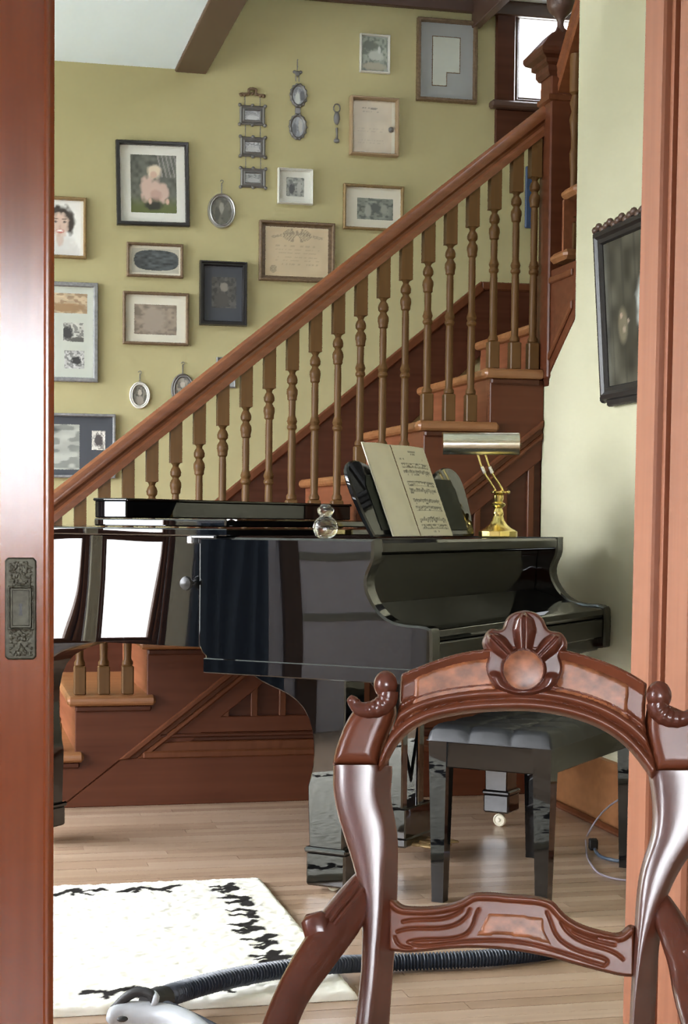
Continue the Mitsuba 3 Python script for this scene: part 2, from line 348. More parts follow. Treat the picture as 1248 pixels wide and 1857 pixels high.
# ---------------------------------------------------------------- door wall: opening, jamb with its mouldings, pocket door
YD0, YD1 = 2.42, 2.60
struct('wall_front', cat([bx([XL, YD0, -.01], [-.26, YD1, 3.0]), bx([1.18, YD0, -.01], [3.2, YD1, 3.0]), bx([-.26, YD0, 2.35], [1.18, YD1, 3.0])]), 'm_plaster_warm')
jx = 1.1175
prof = [(1.20, YD1+.03), (jx+.004, YD1+.03), (jx, YD1+.026), (jx, 2.552), (jx+.004, 2.548), (jx+.012, 2.546), (jx+.012, 2.532), (jx+.024, 2.530), (jx+.024, 2.508), (jx+.012, 2.506), (jx+.012, 2.494),
        (jx+.004, 2.490), (jx, 2.486), (jx, YD0-.012), (jx+.006, YD0-.020), (jx+.016, YD0-.020), (jx+.020, YD0-.014), (jx+.030, YD0-.014), (jx+.036, YD0-.026), (jx+.060, YD0-.026), (jx+.066, YD0-.018), (jx+.10, YD0-.018), (jx+.106, YD0-.03), (jx+.13, YD0-.03), (jx+.13, YD0+.02), (1.20, YD0+.02)]
lean = .0065
jm = ring_strip([np.array([[x+lean*(z-1.05), y, z] for x, y in prof]) for z in (0, 1.2, 2.36)])
struct('trim_13', jm, 'm_jamb', 30, 'moulded orange brown jamb and casing at the right side of the doorway')

# ================================================================== STAIRCASE (one thing: everything is joined)
st = thing('staircase', 'red brown wooden open-string staircase with turned balusters rising behind the piano to a landing', 'staircase')
RISE, RUN = .2045, .2604
XRI = lambda k: .672 + RUN*(k-3)          # face of riser k
ZT = lambda k: RISE*k                      # top of tread k
TH = .038
def A_(x, y): q = onY(x, y, YS-.004); return np.array([q[0], q[2]])
pA0, pA1 = A_(260, 1345), A_(987, 764)
slope = (pA1[1]-pA0[1])/(pA1[0]-pA0[0])
zA = lambda X, off=0.0: pA1[1]+slope*(X-pA1[0])-off
VB, VC = .068, .145                        # vertical offsets of the lower edges of moulding and stile
# stepped outer string: from the treads down to the sloping moulding
pts = [(-.40, 0), (-.40, .01)]
pts = [(XRI(1), 0.0), (XRI(1), ZT(1)-TH)]
for k in range(2, 9): pts += [(XRI(k), ZT(k-1)-TH), (XRI(k), ZT(k)-TH)]
pts += [(XR, ZT(8)-TH), (XR, zA(XR))]
xb = pA1[0]+(.176-pA1[1])/slope
xf = xb-.176/slope; pts += [(xb, .176), (xf, 0)]
part(st, 'string_board', prismXZ(pts, YS, YS+.04, .003), 'm_stair')
part(st, 'base_board', prismXZ([(xf+.002, 0), (XR, 0), (XR, .176), (xb+.002, .176)], YS+.001, YS+.04, .003), 'm_stair')
def bar(xa, za, xb_, zb, off0, off1, y0, y1, bv=.004):
    q = lambda off: pA1[0]+(.172-pA1[1]+off)/slope
    return prismXZ([(q(off1), .172), (xb_, zb-off1), (xb_, zb-off0), (q(off0), .172)], y0, y1, bv)
# sloping moulding in three members and the flat stile below it
xs0, xs1 = xb+.02, XR
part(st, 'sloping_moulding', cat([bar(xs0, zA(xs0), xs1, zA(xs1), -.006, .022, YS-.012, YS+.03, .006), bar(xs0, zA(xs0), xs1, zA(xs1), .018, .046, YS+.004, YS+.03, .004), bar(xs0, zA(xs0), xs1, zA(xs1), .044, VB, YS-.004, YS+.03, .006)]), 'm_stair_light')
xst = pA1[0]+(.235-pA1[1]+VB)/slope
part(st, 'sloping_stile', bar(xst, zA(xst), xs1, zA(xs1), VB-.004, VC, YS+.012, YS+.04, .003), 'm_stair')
# level mouldings over the base board, rail, panel field with stiles
zr = [.176, .200, .232, .262, .322]
part(st, 'level_moulding', cat([bx([xb+.075, YS-.008, zr[0]-.004], [XR, YS+.03, zr[1]], .006), bx([xb+.11, YS+.006, zr[1]-.004], [XR, YS+.03, zr[2]], .004)]), 'm_stair_light')
part(st, 'level_moulding', cat([bx([xb+.14, YS+.014, zr[2]-.002], [XR, YS+.035, zr[3]-.012], .005), bx([xb+.14, YS-.002, zr[3]-.014], [XR, YS+.035, zr[3]], .004)]), 'm_stair_dark')
part(st, 'rail_board', bx([xb+.22, YS+.012, zr[3]], [XR, YS+.04, zr[4]], .003), 'm_stair')
xp = pA1[0]+(zr[4]-pA1[1]+VC)/slope
sw, sp = .026, .1075
x = A_(457, 1270)[0]
while x-sp > xp: x -= sp
stiles = []
while x < XR-.03:
    stiles.append(x); ztop = zA(x+sw)-VC+.01
    if ztop > zr[4]+.01: part(st, 'stile', prismXZ([(x, zr[4]-.003), (x+sw, zr[4]-.003), (x+sw, zA(x+sw)-VC+.012), (x, zA(x)-VC+.012)], YS+.014, YS+.04, .003), 'm_stair_light')
    x += sp
for i, x0 in enumerate([xp-.02]+[s+sw for s in stiles]):
    x1 = ([s for s in stiles]+[XR])[i]
    if x1-x0 < .01: continue
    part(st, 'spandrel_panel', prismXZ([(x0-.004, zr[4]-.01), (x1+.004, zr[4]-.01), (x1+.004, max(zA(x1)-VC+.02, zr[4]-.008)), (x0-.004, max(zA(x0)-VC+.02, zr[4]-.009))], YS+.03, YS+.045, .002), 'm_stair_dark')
# treads with rounded nosings and return nosings, risers
def nose_board(x0, x1, y0, y1, z1, th=TH):
    n = 7; a = np.linspace(-math.pi/2, math.pi/2, n); r = th/2
    prof = [(x0+r-r*math.cos(t), z1-r+r*math.sin(t)) for t in a]
    pf = prof+[(x1, z1), (x1, z1-th)]
    return prismXZ(pf, y0, y1, .003)
def ret(x0, x1, y0, z1, th=TH):
    n = 7; a = np.linspace(-math.pi/2, math.pi/2, n); r = th/2
    prof = [(y0+r-r*math.cos(t), z1-r+r*math.sin(t)) for t in a]+[(y0+.06, z1), (y0+.06, z1-th)]
    return prismYZ(prof, x0, x1, .010)
for k in range(1, 9):
    x0, x1 = XRI(k)-.030, XRI(k+1)+.002
    xe = min(XRI(k+1)+.030, XR-.005)
    t = part(st, 'tread', cat([nose_board(x0, min(x1, XR+.2), YS+.02, YB-.02, ZT(k)), ret(x0, xe, YS-.032, ZT(k))]), 'm_tread')
    part(st, 'riser', bx([XRI(k), YS+.01, ZT(k-1)], [XRI(k)+.018, YB-.015, ZT(k)-TH+.004]), 'm_riser')
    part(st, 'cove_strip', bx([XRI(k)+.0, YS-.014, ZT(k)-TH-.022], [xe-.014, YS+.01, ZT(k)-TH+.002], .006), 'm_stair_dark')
part(st, 'riser', bx([XRI(9), YS+.01, ZT(8)], [XRI(9)+.018, YB-.015, ZT(9)-TH+.004]), 'm_riser')
part(st, 'landing_floor', cat([nose_board(XRI(9)-.03, 3.19, YS+.10, YB-.02, ZT(9))]), 'm_tread')
# skirt board on the back wall
q0, q1, q2 = onY(400, 905, YB-.025), onY(875, 515, YB-.025), onY(968, 515, YB-.025)
s_ = (q1[2]-q0[2])/(q1[0]-q0[0]); xs = -.05
sk = [(xs, 0), (xs, max(.05, q1[2]+s_*(xs-q1[0]))), (q1[0], q1[2]), (3.18, q1[2]), (3.18, ZT(9)-TH), (XRI(9), ZT(9)-TH-.02), (XRI(1)+.25, 0)]
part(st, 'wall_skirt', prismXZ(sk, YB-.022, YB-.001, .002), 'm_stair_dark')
part(st, 'skirt_cap', cat([prismXZ([(xs+.2, q1[2]+s_*(xs+.2-q1[0])-.03), (q1[0]+.01, q1[2]-.03), (q1[0]-.005, q1[2]+.012), (xs+.2, q1[2]+s_*(xs+.2-q1[0])+.012)], YB-.034, YB-.001, .006), bx([q1[0]-.004, YB-.034, q1[2]-.026], [3.18, YB-.001, q1[2]+.010], .006)]), 'm_stair_light')
# second flight towards the viewer: string in the plane of the right wall, treads, corner newel
o = lambda x, y: (onX(x, y, XR)[1], onX(x, y, XR)[2])
a0, a1, b1, b0 = (6.165, ZT(10)-TH), (5.715, ZT(10)-TH), (5.715, o(1045, 575)[1]), o(990, 690)
part(st, 'upper_string', prismYZ([(6.165, a0[1]), (5.715, a1[1]), b1, b0, (6.165, b0[1]+.02)], XR-.001, XR+.03, .003), 'm_stair')
part(st, 'upper_panel_moulding', cat([prismYZ([(6.03, 1.98), (5.74, 1.98), (5.74, 1.955), (6.03, 1.955)], XR-.010, XR+.005, .004), prismYZ([(6.03, 1.98), (6.005, 1.98), (6.005, 1.66), (6.03, 1.64)], XR-.010, XR+.005, .004),
    prismYZ([(6.02, 1.665), (5.74, 1.865), (5.74, 1.835), (6.02, 1.635)], XR-.010, XR+.005, .004)]), 'm_stair_light')
def tread_y(y0, y1, z):   # front nosing at y1 (far), rises towards the viewer
    m = cat([bx([XR-.006, y0, z-TH], [3.18, y1, z], .014)]); return m
part(st, 'tread', tread_y(5.825, 6.175, ZT(10)+.022), 'm_tread', label='lowest tread of the upper flight, beside the corner newel')
part(st, 'tread', bx([XR-.006, 5.728, ZT(11)], [3.18, 5.88, ZT(11)+TH], .014), 'm_tread')
part(st, 'riser', bx([XR, 5.85, ZT(10)], [3.18, 5.868, ZT(11)]), 'm_riser')
part(st, 'riser', bx([XR, 6.14, ZT(9)-.01], [3.18, 6.155, ZT(10)]), 'm_riser')
nw = bx([2.178, 5.975, 1.60], [2.290, 6.095, 2.775], .006)
nwp = part(st, 'newel_post', nw, 'm_stair', label='square corner newel post')
cx, cy = 2.234, 6.035
def sqlathe(prof, c): return ring_strip([np.array([[c[0]+r*sx, c[1]+r*sy, z] for sx, sy in ((-1, -1), (1, -1), (1, 1), (-1, 1))]) for r, z in prof])
part(st, 'newel_post__cap', sqlathe([(.062, 2.735), (.072, 2.752), (.072, 2.772), (.085, 2.780), (.085, 2.795), (.104, 2.805), (.110, 2.815), (.110, 2.832), (.100, 2.842), (.052, 2.898), (.030, 2.908), (.012, 2.93)], (cx, cy)), 'm_stair_dark', 25)
part(st, 'newel_post__band', sqlathe([(.058, 2.640), (.066, 2.646), (.066, 2.664), (.058, 2.67)], (cx, cy)), 'm_stair_light', 25)
part(st, 'newel_post__drop', sqlathe([(.004, 1.545), (.03, 1.555), (.044, 1.575), (.05, 1.60), (.052, 1.61)], (cx, cy)), 'm_stair_dark', 25)
part(st, 'newel_post__finial', lathe([(.032, 2.905), (.020, 2.922), (.013, 2.940), (.012, 2.955), (.018, 2.968), (.034, 2.984), (.046, 2.996), (.052, 3.01), (.054, 3.04), (.054, 3.12)], 20, (cx, cy, 0)), 'm_trim_dark')
# hand rail of the lower flight
YH = YS+.030
r0, r1 = onY(104, 884, YH-.03), onY(985, 192, YH-.03)
sl = (r1[2]-r0[2])/(r1[0]-r0[0]); zR = lambda X: r1[2]+sl*(X-r1[0])      # top line
hr = [(-.028, -.118), (.028, -.118), (.030, -.090), (.022, -.078), (.024, -.066), (.036, -.055), (.040, -.035), (.034, -.014), (.018, -.002), (0, 0), (-.018, -.002), (-.034, -.014), (-.040, -.035), (-.036, -.055), (-.024, -.066), (-.022, -.078), (-.030, -.090)]
xa, xz = -.03, 2.18
part(st, 'handrail', ring_strip([np.array([[X, YH-q[0], zR(X)+q[1]] for q in hr]) for X in (xa, .9, xz)]), 'm_rail', 35)
# hand rail of the upper flight
XU = 2.234; q0, q1 = onX(1017, 142, XU), onX(1049, 30, XU)
dy = (q1-q0)/(q1[1]-q0[1])
hp = [q0+dy*(y-q0[1]) for y in (5.978, edgeY-.03)]
part(st, 'handrail', ring_strip([np.array([P+np.array([q[0], 0, q[1]]) for q in hr]) for P in hp]), 'm_rail', 35)
nb_ = part(st, 'newel_post', bx([-.13, YS-.035, 0], [-.01, YS+.095, 1.18], .006), 'm_stair', label='starting newel post at the foot of the stairs')
part(st, 'newel_post_001__cap', sqlathe([(.066, 1.165), (.085, 1.18), (.095, 1.20), (.095, 1.22), (.06, 1.245), (.02, 1.26)], (-.07, YS+.03)), 'm_stair_dark', 25)
# balusters
def baluster(X, Y, zb, zt, blk=.105, top=.14):
    """square base block, turned shaft with ring, two balls under the square head; zb tread, zt rail underside at the axis."""
    s, r = .0215, []
    zh = zt-top
    L = [(.013, zb+blk-.004), (.020, zb+blk+.004), (.020, zb+blk+.014), (.0135, zb+blk+.024), (.0150, zb+blk+.08)]
    zq = zb+.385
    if zq < zh-.20: L += [(.0145, zq-.045), (.013, zq-.022), (.019, zq-.014), (.019, zq-.006), (.015, zq), (.020, zq+.012), (.0165, zq+.022), (.0125, zq+.034), (.0135, zq+.09)]
    L += [(.0135, zh-.145), (.0125, zh-.115), (.018, zh-.110), (.018, zh-.100), (.0185, zh-.098), (.0215, zh-.085), (.0205, zh-.072), (.0125, zh-.058), (.0125, zh-.054), (.0195, zh-.046), (.0205, zh-.034), (.0165, zh-.022), (.011, zh-.014), (.012, zh-.008), (.021, zh+.004)]
    zs = [q[1] for q in L]; L = [q for i, q in enumerate(L) if i == 0 or q[1] > max(zs[:i])]
    def sq(z0, z1a, z1b): # head block cut to the rake at its top
        v = [[X-s, Y-s, z0], [X+s, Y-s, z0], [X+s, Y+s, z0], [X-s, Y+s, z0], [X-s, Y-s, z1a], [X+s, Y-s, z1b], [X+s, Y+s, z1b], [X-s, Y+s, z1a]]
        return tm(v, [[0, 2, 1], [0, 3, 2], [4, 5, 6], [4, 6, 7], [0, 1, 5], [0, 5, 4], [1, 2, 6], [1, 6, 5], [2, 3, 7], [2, 7, 6], [3, 0, 4], [3, 4, 7]])
    return cat([bx([X-s, Y-s, zb], [X+s, Y+s, zb+blk], .004), lathe(L, 14, (X, Y, 0)), sq(zh, zt-sl*s, zt+sl*s)])
for k in range(1, 9):
    for j in range(3):
        X = XRI(k)+.018+RUN/3*j
        X = min(X, 2.152)
        part(st, 'baluster', baluster(X, YH, ZT(k), zR(X)-.112), 'm_baluster', 35)
zU = lambda y: hp[0][2]+dy[2]*(y-hp[0][1])
def bal2(Y, zb, zt):
    prof = [(.0215, zb), (.0215, zb+.10), (.013, zb+.11), (.02, zb+.12), (.0135, zb+.14), (.0145, zb+.28), (.019, zb+.36), (.013, zb+.38), (.0135, zt-.30), (.018, zt-.26), (.0215, zt-.24), (.0125, zt-.21), (.0205, zt-.18), (.011, zt-.15), (.021, zt-.14), (.0215, zt)]
    return lathe(prof, 14, (XU, Y, 0))
for Y, k in ((6.135, 10), (6.05, 10), (5.868, 10), (5.772, 11)):
    if Y < 5.96: part(st, 'baluster', bal2(Y, ZT(k)+.02, zU(Y)-.112), 'm_baluster', 35)

# ================================================================== GRAND PIANO
PA = math.radians(49.0)
pk = np.array([math.cos(PA), math.sin(PA), 0]); pp = np.array([-math.sin(PA), math.cos(PA), 0]); P0 = np.array([1.214, 4.251, 0])
MP = np.eye(4); MP[:3, 0], MP[:3, 1], MP[:3, 2], MP[:3, 3] = pp, -pk, [0, 0, 1], P0     # local (a, -b, z): right handed
def PL(m):   # mesh given in (a, b, z) -> world
    m = m.copy(); v = np.asarray(m.vertices); w = P0+np.outer(v[:, 0], pp)+np.outer(v[:, 1], pk); w[:, 2] += v[:, 2]
    return tm(w, np.asarray(m.faces)[:, ::-1])
def wp(a, b, z): return P0+a*pp+b*pk+np.array([0, 0, z])
def prAZ(pts, b0, b1, bv=0.0):   # (a,z) outline, thickness in b
    m = prism(pts, b1-b0, bv); v = np.asarray(m.vertices); return PL(tm(np.column_stack([v[:, 0], b1-v[:, 2], v[:, 1]]), m.faces))
def prBZ(pts, a0, a1, bv=0.0):
    m = prism(pts, a1-a0, bv); v = np.asarray(m.vertices); return PL(tm(np.column_stack([a0+v[:, 2], v[:, 0], v[:, 1]]), m.faces))
def prAB(pts, z0, z1, bv=0.0):
    m = prism(pts, z1-z0, bv); v = np.asarray(m.vertices); return PL(tm(np.column_stack([v[:, 0], v[:, 1], v[:, 2]+z0]), m.faces[:, ::-1] if False else m.faces))
def pbx(lo, hi, r=.003): return PL(bx(lo, hi, r))
gp = thing('grand_piano', 'black lacquered grand piano with folded lid, in front of the staircase', 'piano')
WD = 1.45
# curved rim outline in (a,b)
bent = spl([(.70, WD), (.95, 1.42), (1.20, 1.25), (1.42, 1.02), (1.62, .95), (1.80, .74), (1.845, .46)], 26)
tailc = spl([(1.845, .46), (1.82, .22), (1.72, .06), (1.55, .0)], 12)
outer = [(.702, .006)]+[(.72, .0)]+[tuple(q) for q in tailc[::-1]][:]+[tuple(q) for q in bent[::-1]][1:]
Pout = Polygon(outer); Pin = Pout.buffer(-.055)
rim = trimesh.creation.extrude_polygon(Pout.difference(Pin.union(Polygon([(.5, .055), (1.0, .055), (1.0, WD-.055), (.5, WD-.055)]))), .317, engine='earcut')
rim.apply_translation([0, 0, .684]); part(gp, 'rim', PL(rim), 'm_piano', 35)
ip = list(Pout.buffer(-.03).exterior.coords)[:-1]
part(gp, 'soundboard', prAB(ip, .72, .745), 'm_piano_in')
lidp = Polygon(outer).buffer(.012).intersection(Polygon([(.617, -.1), (2.2, -.1), (2.2, 1.6), (.617, 1.6)])).union(Polygon([(.617, -.012), (.80, -.012), (.80, WD+.012), (.617, WD+.012)]))
part(gp, 'lid', prAB(list(lidp.exterior.coords)[:-1], 1.003, 1.026, .004), 'm_piano', 35)
fl = part(gp, 'front_lid', pbx([.622, -.010, 1.030], [1.082, WD+.01, 1.052], .004), 'm_piano', 35)
# bass and treble arms: one outline each
arm = [(.712, .690), (.700, .668), (.690, .660), (.690, .618), (.04, .618), (-.024, .626), (-.026, .70), (-.024, .755)]
arm += [tuple(q) for q in spl([(-.020, .764), (-.008, .769), (.03, .772), (.075, .776), (.105, .785), (.132, .804), (.158, .836), (.172, .868), (.174, .892), (.166, .916), (.154, .945), (.152, .975), (.152, 1.001)], 24)]
arm += [(.712, 1.001)]
part(gp, 'bass_arm', prAZ(arm, -.010, .050, .006), 'm_piano', 30)
part(gp, 'treble_arm', prAZ(arm, WD-.05, WD+.012, .006), 'm_piano', 30)
part(gp, 'bass_arm__foot_strip', pbx([-.026, -.016, .612], [.692, -.008, .655], .003), 'm_piano', 30)
# key bed, key slip, closed fall board, shelf
part(gp, 'key_bed', pbx([.0, .045, .616], [.70, WD-.045, .685], .004), 'm_piano_plain')
part(gp, 'key_slip', pbx([-.018, .052, .66], [.012, WD-.052, .725], .004), 'm_piano_plain')
fb = [(-.012, .728), (-.020, .740), (-.018, .756), (-.006, .762), (.05, .766)]+[(.215, .812), (.243, .822), (.243, .80), (.06, .748), (.0, .728)]
part(gp, 'fall_board', prAZ(fb, .053, WD-.053, .003), 'm_piano_plain', 30)
part(gp, 'fall_board_back', prAZ([(.235, .79), (.232, .83), (.226, .935), (.222, .955), (.25, .96), (.27, .79)], .052, WD-.052, .003), 'm_piano_plain', 30)
part(gp, 'music_shelf', prAZ([(.168, .958), (.155, .966), (.152, .990), (.158, .9985), (.50, .9985), (.50, .975), (.24, .955)], .050, WD-.050, .003), 'm_piano', 30)
part(gp, 'tuning_block', pbx([.49, .052, .90], [.78, WD-.052, .985], .002), 'm_piano_in')
part(gp, 'inner_rail', pbx([.615, .06, .985], [.632, WD-.06, 1.004], .002), 'm_felt')
# prop-stick lock knob on the bass side, lid lock
kM = lambda a, b, z: (lambda M: M)(frame(wp(a, b, z), pp, np.array([0, 0, 1.0])))
part(gp, 'knob', lathe([(.006, 0), (.006, .022), (.010, .026), (.018, .030), (.021, .037), (.018, .044), (.008, .048)], 18, M=frame(wp(.737, .002, .868), np.array([0, 0, 1.0]), pp)), 'm_black')
part(gp, 'lid_clip', cat([pbx([.655, -.020, .9985], [.74, -.006, 1.004], .001), pbx([.728, -.022, .982], [.745, -.012, 1.003], .002)]), 'm_silver')
# music desk: carved leaning board with a flat front panel and scrolled ends
def deskM(a, z, lean):
    u = pk; v = np.array([0, 0, 1.0])*math.cos(lean)+pp*math.sin(lean); return frame(wp(a, 0, z), u, v)
MD = deskM(.352, 1.000, .36)
half = [(0.735, 0), (1.105, 0), (1.118, .03), (1.135, .085), (1.148, .14), (1.150, .180), (1.145, .207), (1.130, .226), (1.105, .238), (1.06, .243), (0.735, .245)]
dsk = [tuple(q) for q in spl(half[1:], 30)]; dsk = [(1.47-q[0], q[1]) for q in dsk]+[q for q in dsk[::-1]]
part(gp, 'music_desk', put(prism(dsk, .018, .005), MD), 'm_piano_plain', 30)
part(gp, 'music_desk__panel', put(prism([(.42, .018), (1.055, .018), (1.06, .10), (1.062, .16), (1.04, .195), (.43, .195), (.41, .16), (.415, .10)], .004, .0015), MD@frame([0, 0, .0175], [1, 0, 0], [0, 1, 0])), 'm_desk', 30)
# legs: square tapering post under a curved bracket, block foot and brass caster
def pleg(a, b, w=.105, d=.105, br=.18, zt=.616, side=1, zf=.05):
    prof = [(a-w*.42, .135), (a-w*.5, zt-.09), (a-w*.5, zt), (a+w*.42, .135)]
    body = [(a-w*.45, .11), (a-w*.5, zt-.10), (a-w*.55, zt)] if side > 0 else [(a+w*.45, .11), (a+w*.5, zt-.10), (a+w*.55, zt)]
    s = side
    cur = spl([(a+s*w*.56, .30), (a+s*w*.60, zt-.115), (a+s*(w*.66+.012), zt-.09), (a+s*(w*.5+.075), zt-.060), (a+s*(w*.5+.13), zt-.04), (a+s*(w*.5+br), zt-.012)], 14)
    pts = body[:2]+[(a-s*w*.5, zt), (a+s*(w*.5+br), zt)]+[tuple(q) for q in cur[::-1]]+[(a+s*w*.5, .11)]
    n = part(gp, 'leg', prAZ(pts, b-d/2, b+d/2, .004), 'm_piano', 30)
    add(n+'__foot', pbx([a-w*.56, b-d*.56, zf], [a+w*.56, b+d*.56, .115], .006), 'm_piano', 30)
    add(n+'__foot_band', pbx([a-w*.60, b-d*.60, .112], [a+w*.60, b+d*.60, .128], .005), 'm_piano', 30)
    c = wp(a-.012, b, .024); ax = frame(c, pk*.7+pp*.7, [0, 0, 1.0])
    wn = -(fw*.85+rt*.45); wn /= np.linalg.norm(wn); ax = frame(wp(a-.004, b-.02, .0228)-wn*.008, np.cross([0, 0, 1.0], wn), [0, 0, 1.0])
    add(n+'__caster', cat([lathe([(.004, 0), (.020, 0), (.0225, .003), (.0225, .015), (.019, .017), (.015, .014), (.007, .015), (.004, .020)], 20, M=ax), pbx([a-.018, b-.014, .042], [a+.018, b+.014, .06], .003)]), 'm_caster', 40)
pleg(.330, .128, .112, .12, .19, zf=.018)
pleg(.305, 1.295, .085, .09, .05)
pleg(1.500, .255, .112, .12, .24, .684, -1)
# pedal lyre
lb = part(gp, 'pedal_lyre', pbx([.318, .555, .055], [.40, .76, .165], .004), 'm_piano')
add(lb+'__base_moulding', pbx([.313, .550, .045], [.405, .765, .075], .006), 'm_piano')
for b in (.585, .705): add(lb+'__column', pbx([.335, b-.020, .16], [.385, b+.020, .62], .004), 'm_piano')
add(lb+'__brace', tube([wp(.36, .715, .17), wp(.37, .60, .45), wp(.60, .60, .70)], .006, 8), 'm_piano_plain')
for b in (.60, .655, .71): add(lb+'__pedal', cat([PL(ball([.25, b, .05], 1, 2, (.045, .018, .007))), pbx([.27, b-.008, .046], [.33, b+.008, .056], .002)]), 'm_gold')

# ------------------------------------------------------------ things standing on the piano
bxo = thing('long_box', 'long narrow black lacquered box lying across the folded piano lid', 'box')
part(bxo, 'body', pbx([.974, .004, 1.0535], [1.09, 1.425, 1.106], .004), 'm_piano_plain', 30)
part(bxo, 'top_board', pbx([.970, .000, 1.104], [1.094, 1.429, 1.112], .003), 'm_piano_plain', 30)
# open music book leaning on the desk
def page(w, h, x0, x1, fn, M, bow=.0, nx=60, ny=110):
    xs_, ys_ = np.linspace(x0, x1, nx), np.linspace(0, h, ny); X, Y = np.meshgrid(xs_, ys_)
    t = (X-x0)/(x1-x0); Z = bow*np.sin(t*math.pi)
    v = np.column_stack([X.ravel(), Y.ravel(), Z.ravel()])
    f = []
    for i in range(ny-1):
        a = i*nx+np.arange(nx-1); f.append(np.column_stack([a, a+1, a+nx+1])); f.append(np.column_stack([a, a+nx+1, a+nx]))
    col = fn(t.ravel(), (Y/h).ravel()); m = tm(v, np.vstack(f)); m.apply_transform(M); return m, col
PAPER = np.array([.62, .58, .45])
def pg_blank(u, v):
    n = meshkit.noise(np.column_stack([u*5, v*7, u*0]), 3); return PAPER*(.95+.09*n)[:, None]
def pg_music(u, v):
    c = PAPER*(.94+.09*meshkit.noise(np.column_stack([u*5, v*7, u*0]), 4))[:, None]; d = np.zeros(len(u))
    for y0 in (.775, .695, .575, .495, .375, .30, .175, .095):
        ins = (u > .12) & (u < .93)
        for i in range(5): d = np.maximum(d, .38*(ins & (np.abs(v-y0-.011*(i-2)) < .0028)))
        nt = meshkit.noise(np.column_stack([u*46, np.floor((v-y0)*70), u*0+y0*9]), 5)
        d = np.maximum(d, .75*(ins & (np.abs(v-y0) < .030) & (nt > .64)))
        bt = meshkit.noise(np.column_stack([np.floor(u*17), u*0, u*0+y0*31]), 6)
        d = np.maximum(d, .8*(ins & (bt > .45) & (np.abs(v-y0-.022+.01*u) < .0045)))
    for y0, a, b in ((.93, .40, .66), (.905, .46, .60), (.85, .13, .27), (.85, .75, .9), (.04, .4, .6)):
        nt = meshkit.noise(np.column_stack([u*60, v*0, v*0+y0*50]), 8); d = np.maximum(d, .6*((u > a) & (u < b) & (np.abs(v-y0) < .010) & (nt > .42)))
    return c*(1-.85*d)[:, None]
mb = thing('music_book', 'open cream music book leaning on the piano music desk', 'sheet music')
MB = deskM(.318, 1.0065, .37)
w0, wm, w1_, hb = .458, .642, .888, .303
part(mb, 'cover', put(prism([(w0-.004, 0), (w1_+.003, 0), (w1_+.003, hb+.002), (w0-.004, hb+.002)], .004, .001), MB@frame([0, 0, -.005], [1, 0, 0], [0, 1, 0])), 'm_mat_cream')
for nm, x0, x1, fn, lab in (('page', w0, wm, pg_blank, 'blank left page'), ('page', wm, w1_, pg_music, 'right page printed with staves of music')):
    m, c = page(0, hb, x0, x1, fn, MB, .006); part(mb, nm, m, 'm_paper', True, lab, color=c)
part(mb, 'spine_crease', put(bx([wm-.0012, 0, -.001], [wm+.0012, hb, .002]), MB), 'm_goldbrown')
# brass banker's lamp
lc = wp(.30, 1.222, 1.0)
lp = thing('piano_lamp', 'polished brass lamp with a half-cylinder shade, standing on the piano', 'lamp')
part(lp, 'base', lathe([(.064, 0), (.066, .004), (.066, .020), (.061, .024), (.046, .031), (.032, .042), (.022, .056), (.016, .074)], 12, lc, T_ := frame([0, 0, 0], [math.cos(.3), math.sin(.3), 0], [-math.sin(.3), math.cos(.3), 0])), 'm_brass', 20)
part(lp, 'stem', lathe([(.016, .070), (.019, .080), (.017, .086), (.013, .098), (.024, .108), (.025, .114), (.014, .120), (.017, .130), (.018, .142), (.013, .148), (.026, .150), (.027, .156), (.010, .160)], 20, lc), 'm_brass', 40)
tl = onb = None
sA = plane(803, 803, lc+np.array([0, 0, .28]), fw); sB = plane(941, 804, lc+np.array([0, 0, .28]), fw)
ax = (sB-sA)/np.linalg.norm(sB-sA); n_ = np.cross(ax, [0, 0, 1.0]); n_ /= np.linalg.norm(n_); upv = np.cross(n_, ax)
if n_@fw > 0: n_ = -n_
# the double swan arm leans towards the shade's middle
mid = (sA+sB)/2-.018*upv
top0 = lc+np.array([0, 0, .155])
for s in (-1, 1):
    e0 = top0+ax*.013*s+ax*.004; e2 = mid+ax*.013*s-ax*.004; e1 = e0*.5+e2*.5+ax*(-.010)-n_*.004
    part(lp, 'arm', tube(spl([e0, e0*.6+e1*.4, e1, e2*.7+e1*.3, e2], 12), .0036, 8), 'm_brass', 40)
    part(lp, 'arm_sleeve', tube([e1*.85+e0*.15, e1*.85+e2*.15], .0062, 10), 'm_chrome', 40)
part(lp, 'knob', cat([ball(lc+np.array([0, 0, .153])+ax*.034, .006, 2), tube([lc+np.array([0, 0, .153]), lc+np.array([0, 0, .153])+ax*.032], .003, 8)]), 'm_brass', 40)
R_ = .040; ths = np.radians(np.linspace(20, 205, 22)); cc = [sA-.004*upv+n_*0, sB-.004*upv]
def shell(c, r): return [c+r*(math.cos(t)*n_*1.0+math.sin(t)*upv) for t in ths]
def shade_mesh():
    L0, L1 = np.array(shell(cc[0], R_)), np.array(shell(cc[1], R_)); l0, l1 = np.array(shell(cc[0], R_-.002)), np.array(shell(cc[1], R_-.002))
    return ring_strip([np.vstack([L0, l0[::-1]]), np.vstack([L1, l1[::-1]])], caps=False)
tilt = math.radians(-85)
ths = ths+tilt
part(lp, 'shade', shade_mesh(), 'm_shade', 30)
for c, s in ((cc[0], -1), (cc[1], 1)):
    P = np.array(shell(c, R_)); n = len(P); part(lp, 'shade_end', cat([tm(np.vstack([P+ax*.0015*e, (P[0]+P[-1])/2+ax*.0015*e]), [[i, i+1, n] for i in range(n-1)]) for e in (-1, 1)]), 'm_brass', False)
